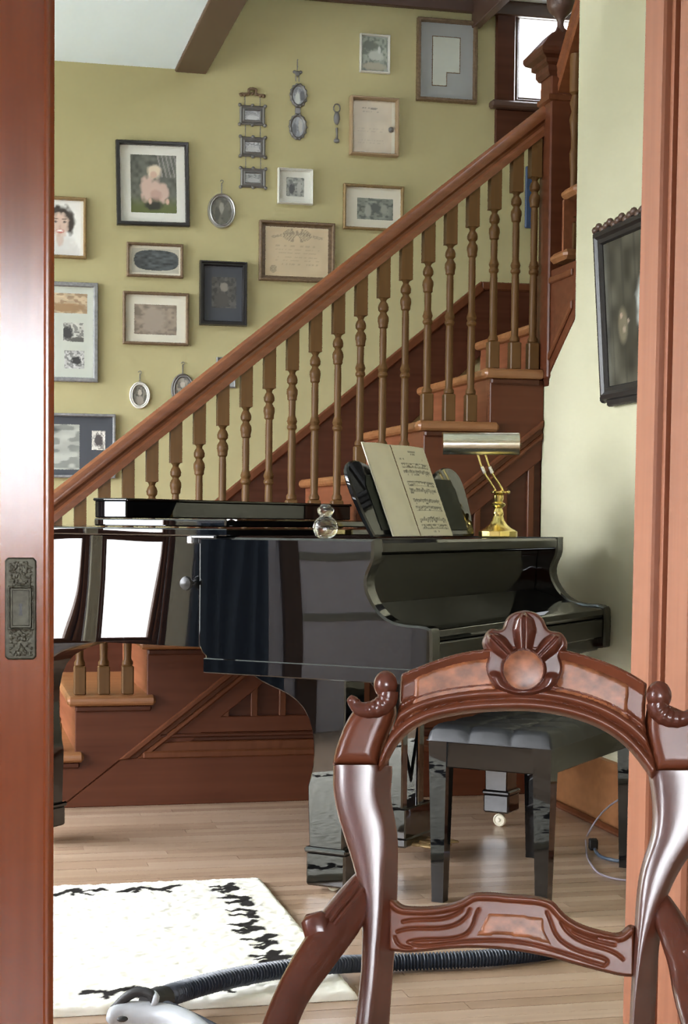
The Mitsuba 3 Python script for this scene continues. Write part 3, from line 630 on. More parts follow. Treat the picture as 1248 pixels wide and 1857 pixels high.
part(lp, 'bulb', tube([cc[0]+ax*.02-upv*.004, cc[1]-ax*.02-upv*.004], .012, 12), 'm_mat_white', 40)
part(lp, 'shade_knob', tube([cc[1], cc[1]+ax*.010], .006, 10), 'm_goldbrown', 40)
# glass figurine
gc = wp(.335, .055, 1.0012)
single('glass_figurine', 'small clear glass figurine of two stacked balls on the near edge of the piano', 'figurine',
    lathe([(.0005, 0), (.016, .0005), (.027, .008), (.0335, .022), (.0345, .032), (.031, .046), (.024, .055), (.0165, .060), (.016, .063), (.020, .068), (.0235, .076), (.0225, .083), (.017, .088), (.014, .0885), (.0145, .092), (.010, .0955), (.0005, .096)], 40, gc), 'm_glass', True)

# ================================================================== BENCH
bn = thing('piano_bench', 'black tufted piano bench standing at the keyboard, behind the carved chair', 'bench')
b0_, b1_, a0_, a1_ = .120, .862, -.315, .030
ZS = .449
def leg4(a, b):
    t, w = .017, .027
    v = [(a-t, b-t, 0), (a+t, b-t, 0), (a+t, b+t, 0), (a-t, b+t, 0), (a-w, b-w, ZS), (a+w, b-w, ZS), (a+w, b+w, ZS), (a-w, b+w, ZS)]
    return PL(trimesh.convex.convex_hull(np.array(v)))
for a in (a0_+.02, a1_-.02):
    for b in (b0_+.02, b1_-.02): part(bn, 'leg', leg4(a, b), 'm_piano_plain', False)
for lo, hi in (([a0_+.03, b0_, ZS-.072], [a1_-.03, b0_+.02, ZS]), ([a0_+.03, b1_-.02, ZS-.072], [a1_-.03, b1_, ZS]), ([a0_, b0_+.03, ZS-.072], [a0_+.02, b1_-.03, ZS]), ([a1_-.02, b0_+.03, ZS-.072], [a1_, b1_-.03, ZS])):
    part(bn, 'apron', pbx(lo, hi, .003), 'm_piano_plain')
def cushion():
    na, nb = 46, 90; A, B = np.meshgrid(np.linspace(a0_-.012, a1_+.012, na), np.linspace(b0_-.012, b1_+.012, nb), indexing='ij')
    u, v = (A-a0_+.012)/(a1_-a0_+.024), (B-b0_+.012)/(b1_-b0_+.024)
    e = np.minimum(np.minimum(u, 1-u)*(a1_-a0_), np.minimum(v, 1-v)*(b1_-b0_))
    edge = np.sqrt(np.clip(1-(1-np.clip(e/.028, 0, 1))**2, 0, 1))
    g = np.minimum(np.abs((u*3+.5) % 1-.5)/3*(a1_-a0_), np.abs((v*6+.5) % 1-.5)/6*(b1_-b0_))
    du = np.hypot((np.round(u*3)-u*3)/3*(a1_-a0_), (np.round(v*6)-v*6)/6*(b1_-b0_))
    z = ZS+.002+.044*edge-.006*np.exp(-(g/.006)**2)*edge-.012*np.exp(-(du/.02)**2)*edge
    V = np.column_stack([A.ravel(), B.ravel(), z.ravel()]); V2 = V.copy(); V2[:, 2] = ZS; f = []
    for i in range(na-1):
        j = i*nb+np.arange(nb-1); f += [np.column_stack([j, j+nb, j+nb+1]), np.column_stack([j, j+nb+1, j+1])]
    f = np.vstack(f); bd = np.r_[np.arange(nb), np.arange(1, na)*nb+nb-1, (na-1)*nb+np.arange(nb-2, -1, -1), np.arange(na-2, 0, -1)*nb]
    n = len(V); k = np.roll(bd, -1); f = np.vstack([f, np.column_stack([bd, k, k+n]), np.column_stack([bd, k+n, bd+n])])
    return PL(tm(np.vstack([V, V2]), f))
part(bn, 'cushion', cushion(), 'm_leather', 50)
btn = []
for i in (1, 2):
    for j in range(1, 6): part(bn, 'button', PL(ball([a0_-.012+i/3*(a1_-a0_+.024), b0_-.012+j/6*(b1_-b0_+.024), ZS+.037], .008, 1, (1, 1, .6))), 'm_leather', 60)

# ================================================================== RUG
RX0, RX1, RY0, RY1 = -1.05, .855, 3.485, 4.69
def rug():
    fx, fy = np.linspace(RX0, RX1, 300), np.linspace(RY0, RY1, 240); X, Y = np.meshgrid(fx, fy)
    e = np.minimum(np.minimum(X-RX0, RX1-X), np.minimum(Y-RY0, RY1-Y)); h = .018*np.sqrt(np.clip(e/.012, 0.02, 1))
    pts_ = np.column_stack([X.ravel(), Y.ravel(), 0*X.ravel()])
    tuft = meshkit.fbm(pts_*70, 2, 3)
    Z = h.ravel()*(.80+.4*tuft)
    rs = np.random.default_rng(5); S_ = []
    def motif(o, al, ac, L):      # bold animal-like stroke: a bent body with legs, along al, across ac
        k = rs.integers(0, 4); q = {0: [(-.5, -.3), (-.15, .25), (.15, -.2), (.5, .3)], 1: [(-.5, .2), (-.1, .1), (.2, .3), (.5, -.1)], 2: [(-.45, -.35), (.0, .3), (.1, -.05), (.5, .15)], 3: [(-.5, .0), (-.2, .3), (.25, .15), (.45, -.4)]}[int(k)]
        for P_, w in ((q, 1.0), ([q[1], (q[1][0]-.12, -.45)], .7), ([q[2], (q[2][0]+.15, -.5 if k != 3 else .5)], .7)):
            for a_, b_ in zip(P_[:-1], P_[1:]):
                for t in np.linspace(0, 1, 16): u = (1-t)*np.array(a_)+t*np.array(b_); p_ = o+al*u[0]*L+ac*u[1]*.085; S_.append((p_[0], p_[1], w))
    ex_, ey_ = np.array([1.0, 0]), np.array([0, 1.0])
    for y in np.arange(RY0+.17, RY1-.10, .150): motif(np.array([RX1-.125+rs.uniform(-.012, .012), y]), ey_, ex_, rs.uniform(.10, .12))
    for yy in (RY1-.10, RY0+.10):
        for x in np.arange(RX0+.14, RX1-.20, .205): motif(np.array([x+rs.uniform(-.02, .02), yy]), ex_, ey_, rs.uniform(.13, .17))
    for y in np.arange(RY0+.16, RY1-.10, .15): motif(np.array([RX0+.115, y]), ey_, ex_, .12)
    S_ = np.array(S_); dd, ii = cKDTree(S_[:, :2]).query(pts_[:, :2]+.010*np.column_stack([meshkit.noise(pts_*40, 21)-.5, meshkit.noise(pts_*40, 22)-.5]))
    blk = dd < .0145*S_[ii, 2]*(.55+.9*meshkit.noise(pts_*26, 6))
    base = np.array([.80, .785, .70])*(.90+.18*meshkit.fbm(pts_*16, 3, 12))[:, None]
    col = np.where(blk[:, None], np.array([.03, .028, .027]), np.clip(base, 0, .84))
    V = np.column_stack([X.ravel(), Y.ravel(), Z]); nx, ny = len(fx), len(fy); f = []
    for i in range(ny-1):
        j = i*nx+np.arange(nx-1); f += [np.column_stack([j, j+1, j+nx+1]), np.column_stack([j, j+nx+1, j+nx])]
    n = len(V); bd = np.r_[np.arange(nx), np.arange(1, ny)*nx+nx-1, (ny-1)*nx+np.arange(nx-2, -1, -1), np.arange(ny-2, 0, -1)*nx]; k2 = np.roll(bd, -1)
    V2 = V[bd].copy(); V2[:, 2] = 0.0008; m = len(bd); i_ = np.arange(m)
    f += [np.column_stack([bd, n+i_, n+np.roll(i_, -1)]), np.column_stack([bd, n+np.roll(i_, -1), k2])]
    return tm(np.vstack([V, V2]), np.vstack(f)), np.vstack([col, col[bd]])
m, c = rug()
rg = single('rug', 'white shaggy rug with black marks along its border, lying on the floor', 'rug', m, 'm_paper', True, color=c)

# ================================================================== VACUUM CLEANER: ribbed hose and grey grip
vc = thing('vacuum_cleaner', 'vacuum cleaner with ribbed black hose and grey grip, lying across the rug', 'vacuum cleaner')
hz = lambda x, y, z: onZ(x, y, z)
hp_ = [hz(1010, 1722, .021), hz(930, 1733, .022), hz(800, 1742, .022), hz(690, 1746, .024), hz(600, 1750, .044), hz(520, 1757, .050), hz(450, 1768, .052), hz(385, 1782, .054), hz(335, 1796, .052), hz(300, 1808, .056), hz(283, 1817, .056)]
C = spl(hp_, 900); s = np.r_[0, np.cumsum(np.linalg.norm(np.diff(C, axis=0), axis=1))]
Rr = .0185+.0028*np.cos(2*math.pi*s/.0082)
Rr = Rr*(1+.15*np.clip((s-s[-1]+.45)/.45, 0, 1))
part(vc, 'hose', tube(C, Rr, 12), 'm_hose', 40, 'ribbed black hose')
part(vc, 'cuff', tube(lin([hz(300, 1808, .056), hz(268, 1822, .056)], 4), [.024, .0275, .0275, .024], 18), 'm_rubber', 40)
g0 = [hz(200, 1848, .050), hz(216, 1842, .050), hz(262, 1842, .050), hz(312, 1848, .052), hz(356, 1868, .05), hz(392, 1892, .045)]
part(vc, 'grip', tube(spl(g0, 22), np.interp(np.linspace(0, 1, 22), [0, .06, .2, .6, 1], [.010, .024, .029, .027, .020]), 20), 'm_vac_grey', 50, 'light grey grip shell')
part(vc, 'grip_button', ball(hz(222, 1848, .076), .011, 2, (1, .8, .5)), 'm_rubber', 50)
part(vc, 'handle_loop', tube(spl([hz(206, 1832, .060), hz(222, 1815, .078), hz(240, 1802, .094), hz(262, 1799, .098), hz(276, 1806, .092), hz(280, 1822, .072)], 24), .010, 12), 'm_rubber', 50)
part(vc, 'trigger', tube(spl([hz(277, 1800, .095), hz(283, 1812, .088), hz(276, 1826, .072)], 8), [.005, .006, .006, .007, .007, .007, .006, .005], 10), 'm_vac_grey', 50)
part(vc, 'lower_tube', tube(lin([hz(300, 1832, .056), hz(352, 1856, .05), hz(425, 1895, .045)], 8), .020, 16), 'm_hose', 50)

# ================================================================== CABLES by the right wall
pc = [onX(1134, 1444, XR-.03), onX(1112, 1457, XR-.05), onX(1088, 1479, XR-.09), hz(1072, 1503, .02), hz(1063, 1528, .005), hz(1066, 1555, .004), hz(1078, 1575, .004), hz(1096, 1588, .004), hz(1132, 1596, .004), hz(1180, 1592, .004)]
single('power_cable', 'thin mauve grey power cable looping from the right wall down onto the floor', 'cable', tube(spl(pc, 80), .0033, 8), 'm_cable', 40)
pl_ = thing('extension_plug', 'small black plug with a blue grey lead on the floor inside the cable loop', 'plug')
q = hz(1076, 1531, .02)
part(pl_, 'plug_body', put(bx([-.014, -.014, -.018], [.014, .014, .018], .004), frame(q, rt, fw)), 'm_rubber')
part(pl_, 'lead', tube(spl([hz(1079, 1540, .014), hz(1088, 1552, .006), hz(1100, 1557, .006), hz(1120, 1561, .006), hz(1170, 1560, .006)], 30), .0055, 8), 'm_cable_dark', 40)

# ================================================================== SLIDING DOOR with its flush pull
DY = 2.47
def dpx(x, y): q = onY(x, y, DY); return q[0], q[2]
ex = dpx(98, 940)[0]; e1 = dpx(79, 940)[0]
d1 = struct('door_1', prism([(0, 0)]*0+[(-1.05, DY+.040), (-1.05, DY), (e1, DY), (e1+.003, DY-.003), (e1+.0065, DY-.003), (e1+.009, DY), (ex-.003, DY+.001), (ex, DY+.004), (ex, DY+.036), (ex-.004, DY+.040)], 2.34), 'm_door', 30, 'glossy orange brown sliding door at the left edge, half drawn out of its pocket')
pA, pB = dpx(9, 1011), dpx(66, 1196); pw, ph_ = pB[0]-pA[0], pA[1]-pB[1]
Mp = frame([pA[0], DY, pB[1]], [1, 0, 0], [0, 0, 1])
rr = .0045
plate = Polygon([(rr, 0), (pw-rr, 0), (pw, rr), (pw, ph_-rr), (pw-rr, ph_), (rr, ph_), (0, ph_-rr), (0, rr)])
cup = (pw*.17, ph_*.315, pw*.83, ph_*.70)
def hp__(s, t, d):
    h = .0012+.0022*np.clip(d/.002, 0, 1)
    inn = (s > cup[0]) & (s < cup[2]) & (t > cup[1]) & (t < cup[3])
    orn = (~inn) & (d > .006); q = np.column_stack([s*420, t*420, s*0]); h = h+np.where(orn, .0022*(meshkit.noise(q, 2)-.3)*(np.abs(meshkit.noise(np.column_stack([np.abs(s-pw/2)*260, t*300, s*0]), 5)-.5) < .2), 0)
    ce = np.minimum(np.minimum(s-cup[0], cup[2]-s), np.minimum(t-cup[1], cup[3]-t))
    h = np.where(inn, np.where(ce < .003, .0055, .0010), h)
    h = np.where(np.abs(ce+.0022) < .0012, h+.0015, h)
    return h
pull = part(d1, 'flush_pull', relief(list(plate.exterior.coords)[:-1], hp__, 0.0, .0009, Mp), 'm_bronze', 50, 'ornate dark bronze flush pull')
kx, kz = pw*.5, ph_*.5
part(d1, 'flush_pull__keyhole', cat([put(prism([(kx+.0028*math.cos(t), kz+.005+.0028*math.sin(t)) for t in np.linspace(0, 2*math.pi, 14)[:-1]], .0004), Mp@frame([0, 0, .0011], [1, 0, 0], [0, 1, 0])), put(prism([(kx-.0012, kz+.004), (kx-.0026, kz-.010), (kx+.0026, kz-.010), (kx+.0012, kz+.004)], .0004), Mp@frame([0, 0, .0012], [1, 0, 0], [0, 1, 0]))]), 'm_black', False)
for z in (.93, .07): part(d1, 'flush_pull__screw', put(lathe([(.0022, 0), (.0022, .0012), (.001, .0018)], 10), Mp@frame([pw*.5, ph_*z, .003], [1, 0, 0], [0, 1, 0])), 'm_bronze')

# ================================================================== PICTURES ON THE BACK WALL
def WPX(x, y): q = onY(x, y, YB); return np.array([q[0], q[2]])
def noise2(u, v, f, s): return meshkit.noise(np.column_stack([u*f, v*f, u*0]), s)
def ell(u, v, cx, cy, rx, ry): return np.clip(3.0*(1-np.hypot((u-cx)/rx*1.12, (v-cy)/ry*1.12)+.35*(noise2(u, v, 17, 77)-.5)*(rx > .13)), 0, 1)[:, None]
def base(u, v, c, a=.15, f=9, s=1): return np.array(c)*(1-a/2+a*noise2(u, v, f, s))[:, None]
def over(c, m, col): return c*(1-m)+np.array(col)*m
def p_child(u, v):
    c = base(u, v, (.10, .105, .085), .9, 14, 3)
    c = over(c, ((v > .62) & (u > .55) & (np.abs((u*11+v*3) % 1-.5) < .18)).astype(float)[:, None]*.7, (.30, .28, .27))
    c = over(c, np.clip((.30-v)*5, 0, 1)[:, None], (.10, .12, .035)); c = over(c, ell(u, v, .50, .12, .25, .10), (.03, .03, .02))
    for q in ((.36, .42, .20, .28), (.52, .40, .24, .22), (.70, .36, .16, .22)): c = over(c, ell(u, v, *q), (.52, .38, .32))
    c = over(c, ell(u, v, .52, .72, .19, .16), (.62, .52, .40)); c = over(c, ell(u, v, .50, .66, .10, .08), (.52, .36, .28))
    c = over(c, ell(u, v, .55, .30, .16, .13)*.6, (.40, .24, .20)); c = over(c, ell(u, v, .42, .20, .05, .07), (.55, .38, .30)); return over(c, ell(u, v, .80, .20, .05, .07), (.55, .38, .30))
def p_woman(u, v):
    u = (u-.69)/.56+.5
    c = base(u, v, (.72, .72, .70), .04)
    c = over(c, ell(u, v, .60, .10, .52, .32)*.35, (.45, .42, .40))
    for q in ((.50, .72, .42, .24), (.76, .60, .17, .26), (.24, .62, .17, .24)): c = over(c, ell(u, v, *q)**.5, (.045, .034, .03))
    c = over(c, ell(u, v, .50, .56, .28, .26)**.5, (.58, .43, .36)); c = over(c, ell(u, v, .50, .28, .14, .14)*.8, (.55, .42, .36))
    for x in (.38, .62): c = over(c, ell(u, v, x, .61, .055, .022)**.4, (.05, .04, .04)); c = over(c, ell(u, v, x, .66, .08, .016)**.4, (.10, .06, .05))
    c = over(c, ell(u, v, .5, .52, .03, .05)*.4, (.40, .26, .2)); c = over(c, ell(u, v, .50, .44, .13, .042)**.4, (.45, .10, .09)); return over(c, ell(u, v, .50, .445, .10, .020)**.3, (.85, .82, .78))
def p_old(dark, light, seed, blobs=()):
    def fn(u, v):
        c = base(u, v, light, .5, 7, seed); n = noise2(u, v, 12, seed+1); c = over(c, np.clip((n-.50)*7, 0, 1)[:, None]*.6, dark)
        for q in blobs: c = over(c, ell(u, v, *q[:4])**.7*(q[5] if len(q) > 5 else 1), q[4])
        return c
    return fn
def p_flat(col, a=.08): return lambda u, v: base(u, v, col, a)
def p_car(u, v):
    c = base(u, v, (.42, .40, .33), .15)
    body = (np.abs((u-.52)/.47)**3+np.abs((v-.52)/.42)**3 < 1).astype(float)[:, None]; n = noise2(u, v, 13, 4)
    return c*(1-body)+body*np.array((.055, .062, .065))*(.5+1.2*n)[:, None]
def p_cert(u, v):
    c = base(u, v, (.50, .40, .26), .12, 5, 2); r = np.hypot((u-.5)/.24, (v-.84)/.15)
    c = over(c, ((r < 1) & ((r*9 % 1) < .55)).astype(float)[:, None]*.55, (.13, .11, .07))
    c = over(c, ((np.abs(v-.84-.05*np.cos((u-.5)*7)) < .025) & (u > .10) & (u < .90) & (noise2(u, v, 55, 3) > .42)).astype(float)[:, None]*.45, (.16, .13, .08))
    for i in range(6): c = over(c, ((np.abs(v-.62+.075*i) < .010) & (u > .16) & (u < .86) & (noise2(u, v*0+i, 44, 7) > .5)).astype(float)[:, None]*.30, (.20, .15, .09))
    rs = np.hypot((u-.13)/.055, (v-.14)/.075); return over(c, (rs < 1).astype(float)[:, None]*(.35+.3*(np.cos(rs*14) > 0))[:, None], (.20, .16, .09))
def p_doc(u, v):
    c = base(u, v, (.56, .49, .38), .10, 6, 5)
    c = over(c, ((np.abs(v-.86+.03*(u-.4)) < .012) & (u > .22) & (u < .62) & (noise2(u, v, 40, 3) > .38)).astype(float)[:, None]*.65, (.12, .11, .10))
    for y in (.80, .77, .74): c = over(c, ((np.abs(v-y) < .005) & (u > .22) & (u < .66) & (noise2(u, v, 70, 8) > .5)).astype(float)[:, None]*.5, (.18, .16, .14))
    for i in range(9): c = over(c, ((np.abs(v-.64+.055*i) < .004) & (u > .1) & (u < .78) & (noise2(u, v*0+i, 60, 9) > .55)).astype(float)[:, None]*.25, (.25, .21, .17))
    return c
def pmesh(w, h, fn, M, nx=60, ny=60, oval=False):
    if oval:
        rr_ = np.linspace(0, 1, 22); th = np.linspace(0, 2*math.pi, 49)[:-1]; R, TH_ = np.meshgrid(rr_[1:], th, indexing='ij')
        uv = np.vstack([[[0, 0]], np.column_stack([(R*np.cos(TH_)).ravel(), (R*np.sin(TH_)).ravel()])]); n = 48; f = [[0, 1+j, 1+(j+1) % n] for j in range(n)]
        for i in range(20):
            for j in range(n): a, b = 1+i*n+j, 1+i*n+(j+1) % n; f += [[a, a+n, b+n], [a, b+n, b]]
        u, v = .5+.5*uv[:, 0], .5+.5*uv[:, 1]
    else:
        U, V = np.meshgrid(np.linspace(0, 1, nx), np.linspace(0, 1, ny)); u, v = U.ravel(), V.ravel(); f = []
        for i in range(ny-1):
            for j in range(nx-1): a = i*nx+j; f += [[a, a+1, a+nx+1], [a, a+nx+1, a+nx]]
    m = tm(np.column_stack([(u-.5)*w, (v-.5)*h, 0*u]), f); m.apply_transform(M); return m, np.clip(fn(u, v), .003, .9)
def frame_ring(w, h, prof):
    """mitred moulding: prof [(inset, height)] from the outer back edge inwards."""
    loops = [np.array([[-w/2+i, -h/2+i, z], [w/2-i, -h/2+i, z], [w/2-i, h/2-i, z], [-w/2+i, h/2-i, z]]) for i, z in prof]
    return ring_strip(loops+[loops[0]], caps=False)
def oval_ring(w, h, prof, n=48):
    t = np.arange(n)*2*math.pi/n
    loops = [np.column_stack([(w/2-i)*np.cos(t), (h/2-i)*np.sin(t), np.full(n, z)]) for i, z in prof]
    return ring_strip(loops+[loops[0]], caps=False)
NF = 0
def hung(x0, y0, x1, y1, rot=0.0, lift=.002):
    """centre, width, height on the wall and the frame's matrix (x right, y up, z out of the wall)."""
    a, b = WPX(x0, y0), WPX(x1, y1); c = (a+b)/2; w, h = b[0]-a[0], a[1]-b[1]
    R = np.eye(4); cr, sr = math.cos(rot), math.sin(rot); R[:2, :2] = [[cr, -sr], [sr, cr]]
    return w, h, frame([c[0], YB-lift, c[1]], [1, 0, 0], [0, 0, 1])@R
def sub(M, x, y, z): return M@frame([x, y, z], [1, 0, 0], [0, 1, 0])
def picture(name, label, box_, fw_, fmat, mat_, prints, depth=.02, rot=0.0, style='flat', cat_='picture'):
    depth *= 1.35; w, h, M = hung(*box_, rot); k = thing(name, label, cat_)
    pr = {'flat': [(0, 0), (0, depth*.85), (.003, depth), (fw_-.003, depth), (fw_, depth*.8), (fw_, .003)],
          'round': [(0, 0), (0, depth*.5), (fw_*.25, depth*.9), (fw_*.5, depth), (fw_*.8, depth*.75), (fw_, depth*.5), (fw_, .003)],
          'step': [(0, 0), (0, depth*.6), (fw_*.15, depth), (fw_*.35, depth), (fw_*.45, depth*.62), (fw_*.8, depth*.62), (fw_, depth*.4), (fw_, .003)]}[style]
    part(k, 'frame', put(frame_ring(w, h, pr), M), fmat, 25)
    part(k, 'backing', put(bx([-w/2+.003, -h/2+.003, 0], [w/2-.003, h/2-.003, .0035]), M), 'm_black' if mat_ is None else mat_, False)
    for (u0, v0, u1, v1, fn) in prints:      # fractions of the outer frame, from the top left
        x0, x1, y1, y0 = (u0-.5)*w, (u1-.5)*w, (.5-v0)*h, (.5-v1)*h
        m, c = pmesh(x1-x0, y1-y0, fn, sub(M, (x0+x1)/2, (y0+y1)/2, .0045)); part(k, 'print', m, 'm_print', False, color=c)
    return k, w, h, M
BL, WHT = (.03, .028, .025), (.66, .65, .60)
picture('framed_portrait', 'gilt framed portrait of a smiling dark-haired woman, cut by the sliding door', (12, 353, 156, 471), .012, 'm_gold', 'm_mat_white', [(.085, .05, .93, .95, p_woman)])
picture('framed_photograph', 'large black framed colour photograph of a child in a pale coat and hat', (210.5, 254, 341.5, 414), .016, 'm_black', 'm_mat_white', [(.20, .155, .83, .84, p_child)], .022, .02)
k_, w, h, M = picture('collage_frame', 'tall grey framed collage of three small photographs in a pale mat, left edge', (-30, 506, 177, 694), .018, 'm_greyframe', 'm_mat_sage',
    [(.08, .11, .42, .31, p_old((.10, .09, .07), (.40, .37, .30), 37)), (.12, .405, .34, .595, p_old((.05, .05, .05), (.40, .40, .37), 38)), (.12, .685, .34, .865, p_old((.06, .06, .05), (.42, .42, .39), 39)), (.52, .11, .905, .31, p_old((.20, .12, .06), (.46, .36, .24), 31, ((.55, .28, .5, .3, (.30, .19, .10)),))), (.695, .405, .875, .595, p_old((.04, .04, .04), (.42, .42, .38), 33, ((.2, .45, .35, .45, (.05, .05, .05)), (.7, .1, .6, .2, (.10, .10, .09))))), (.705, .685, .88, .865, p_old((.05, .05, .05), (.45, .45, .43), 35, ((.6, .45, .32, .30, (.04, .04, .04)),)))], .016)
picture('framed_photograph', 'small brown framed photograph with a long dark shape, under the child photograph', (229.5, 440, 331, 506), .010, 'm_goldbrown', 'm_mat_cream', [(.09, .15, .93, .86, p_car)], .018, .0)
picture('framed_photograph', 'brown framed faded photograph in a cream mat, above the small oval frames', (222.5, 528.5, 341, 628), .011, 'm_goldbrown', 'm_mat_cream', [(.175, .23, .82, .80, p_old((.16, .13, .10), (.27, .22, .17), 41, ((.45, .5, .35, .6, (.30, .25, .2)),)))], .018)
picture('framed_portrait', 'black framed dim portrait hanging just above the handrail', (361.5, 473, 446.5, 593), .020, 'm_black', 'm_mat_dark', [(.26, .24, .78, .72, p_old((.03, .03, .03), (.085, .082, .075), 43, ((.5, .68, .2, .2, (.22, .20, .17)), (.4, .25, .4, .35, (.07, .065, .06)))))], .024, 0, 'step')
picture('framed_photograph', 'large grey frame with a dark mat and a pale photograph, behind the lowest balusters', (-40, 746, 209, 868), .012, 'm_greyframe', 'm_mat_dark', [(.05, .17, .735, .87, p_old((.10, .11, .10), (.34, .35, .31), 45, ((.45, .85, .4, .15, (.05, .06, .06)),))), (.825, .26, .925, .56, p_old((.03, .03, .03), (.62, .60, .55), 46, ((.5, .5, .42, .4, (.07, .06, .06)),)))], .018)
picture('framed_photograph', 'small silver framed snapshot in a wide white mat, above the certificate', (503, 305.5, 565.5, 373), .010, 'm_whiteframe', 'm_mat_white', [(.26, .24, .765, .77, p_old((.05, .055, .05), (.28, .29, .26), 47, ((.30, .40, .22, .35, (.05, .05, .05)), (.72, .45, .16, .45, (.34, .34, .31)))))], .022, 0, 'step')
picture('framed_certificate', 'dark brown framed certificate on tan paper with an ornate heading and a round seal', (469.5, 400, 605, 514.5), .012, 'm_goldbrown', 'm_goldbrown', [(.085, .09, .92, .91, p_cert)], .018)
k_, w, h, M = picture('framed_document', 'light wood box frame holding a cream letter with a printed heading', (633.5, 176, 719.5, 287), .0105, 'm_tanframe', 'm_mat_cream', [(.10, .05, .88, .955, p_doc)], .030)
part(k_, 'knob', put(ball([w*.36, -h*.03, .012], .012, 2, (1, 1, .6)), M), 'm_pewter', 60); part(k_, 'plate', put(bx([.12*w, -h*.465, .005], [.36*w, -h*.435, .012], .002), M), 'm_pewter')
picture('framed_photograph', 'small white framed grey photograph, topmost of its column beside the tall picture', (652, 62, 705.5, 135.5), .007, 'm_whiteframe', 'm_mat_grey', [(.09, .06, .92, .93, p_old((.09, .11, .085), (.26, .29, .24), 49, ((.55, .45, .40, .18, (.42, .44, .39)), (.68, .62, .08, .14, (.50, .52, .48)), (.5, .12, .6, .16, (.34, .32, .24)), (.3, .75, .4, .2, (.12, .14, .11)))))], .016)
k_, w, h, M = picture('framed_picture', 'tall dark framed picture with an L-shaped opening in its grey mat', (755.5, 33, 862, 190.5), .015, 'm_goldbrown', 'm_mat_grey', [], .022)
Lp = [(-.235, -.30), (.005, -.30), (.005, -.135), (.225, -.135), (.225, .295), (-.235, .295)]
part(k_, 'print', put(prism([(x*w, y*h) for x, y in Lp], .0015, .0), sub(M, 0, 0, .0045)), 'm_mat_sage', False, 'pale L-shaped sheet in the opening')
part(k_, 'mat_edge', put(cat([bx([min(a[0], b[0])*w-.0015, min(a[1], b[1])*h-.0015, .004], [max(a[0], b[0])*w+.0015, max(a[1], b[1])*h+.0015, .0068]) for a, b in zip(Lp, Lp[1:]+Lp[:1])]), M), 'm_goldbrown', False)
picture('framed_photograph', 'gilt framed group photograph in a wide cream mat, partly behind the handrail', (622, 334, 729.5, 421), .010, 'm_gold', 'm_mat_cream', [(.235, .285, .835, .76, p_old((.05, .06, .055), (.20, .215, .18), 53, ((.5, .55, .2, .3, (.09, .10, .09)), (.3, .4, .12, .4, (.28, .29, .25)), (.75, .5, .12, .3, (.26, .27, .23)))))], .018)
picture('framed_photograph', 'little grey framed picture glimpsed just under the handrail between two balusters', (392, 648, 426, 704), .006, 'm_greyframe', 'm_mat_grey', [(.2, .2, .8, .8, p_old((.05, .06, .06), (.22, .24, .24), 55))], .014)
single('blue_panel', 'narrow dark blue board hanging on the wall beside the corner newel', 'board', put(bx([-.022, -.135, 0], [.022, .135, .016], .004), hung(947, 293, 973, 424)[2]), 'm_blue')
# oval frames on hooks
def oval(label, box_, fm, fw_, fn, hook=.05, beads=0):
    w, h, M = hung(*box_); k = thing('oval_frame', label, 'picture frame')
    part(k, 'frame', put(oval_ring(w, h, [(0, 0), (0, .008), (fw_*.25, .014), (fw_*.5, .011), (fw_*.75, .013), (fw_, .006), (fw_, .002)]), M), fm, 40)
    m, c = pmesh(w-fw_*1.6, h-fw_*1.6, fn, sub(M, 0, 0, .005), oval=True); part(k, 'print', m, 'm_print', False, color=c)
    if hook: part(k, 'hook', put(cat([bx([-.002, h/2-.002, .002], [.002, h/2+hook*.75, .005]), tube([[math.cos(t)*.006, h/2+hook*.75+.005+.006*math.sin(t), .005] for t in np.linspace(-1.5, 3.3, 12)], .0016, 6)]), M), 'm_pewter', False)
    return k, w, h, M
oval('large silver oval frame hanging on a hook, left of the certificate', (376.5, 350, 426.5, 416), 'm_silver', .016, p_old((.03, .03, .025), (.11, .105, .08), 61, ((.5, .6, .14, .25, (.26, .25, .21)), (.3, .4, .15, .3, (.06, .06, .05)), (.7, .35, .2, .3, (.09, .09, .07)))), .06)
oval('small cream oval frame with a dark photograph, just above the handrail', (234.5, 692, 272, 742), 'm_whiteframe', .014, p_old((.04, .04, .035), (.16, .15, .12), 63, ((.5, .62, .16, .18, (.40, .36, .30)), (.5, .25, .3, .3, (.28, .25, .21)))), .045)
oval('oval frame with a scalloped rim, half hidden behind the handrail', (310, 677, 352, 737), 'm_pewter', .018, p_old((.05, .05, .045), (.28, .26, .22), 65, ((.5, .7, .2, .15, (.45, .42, .36)),)), .05)
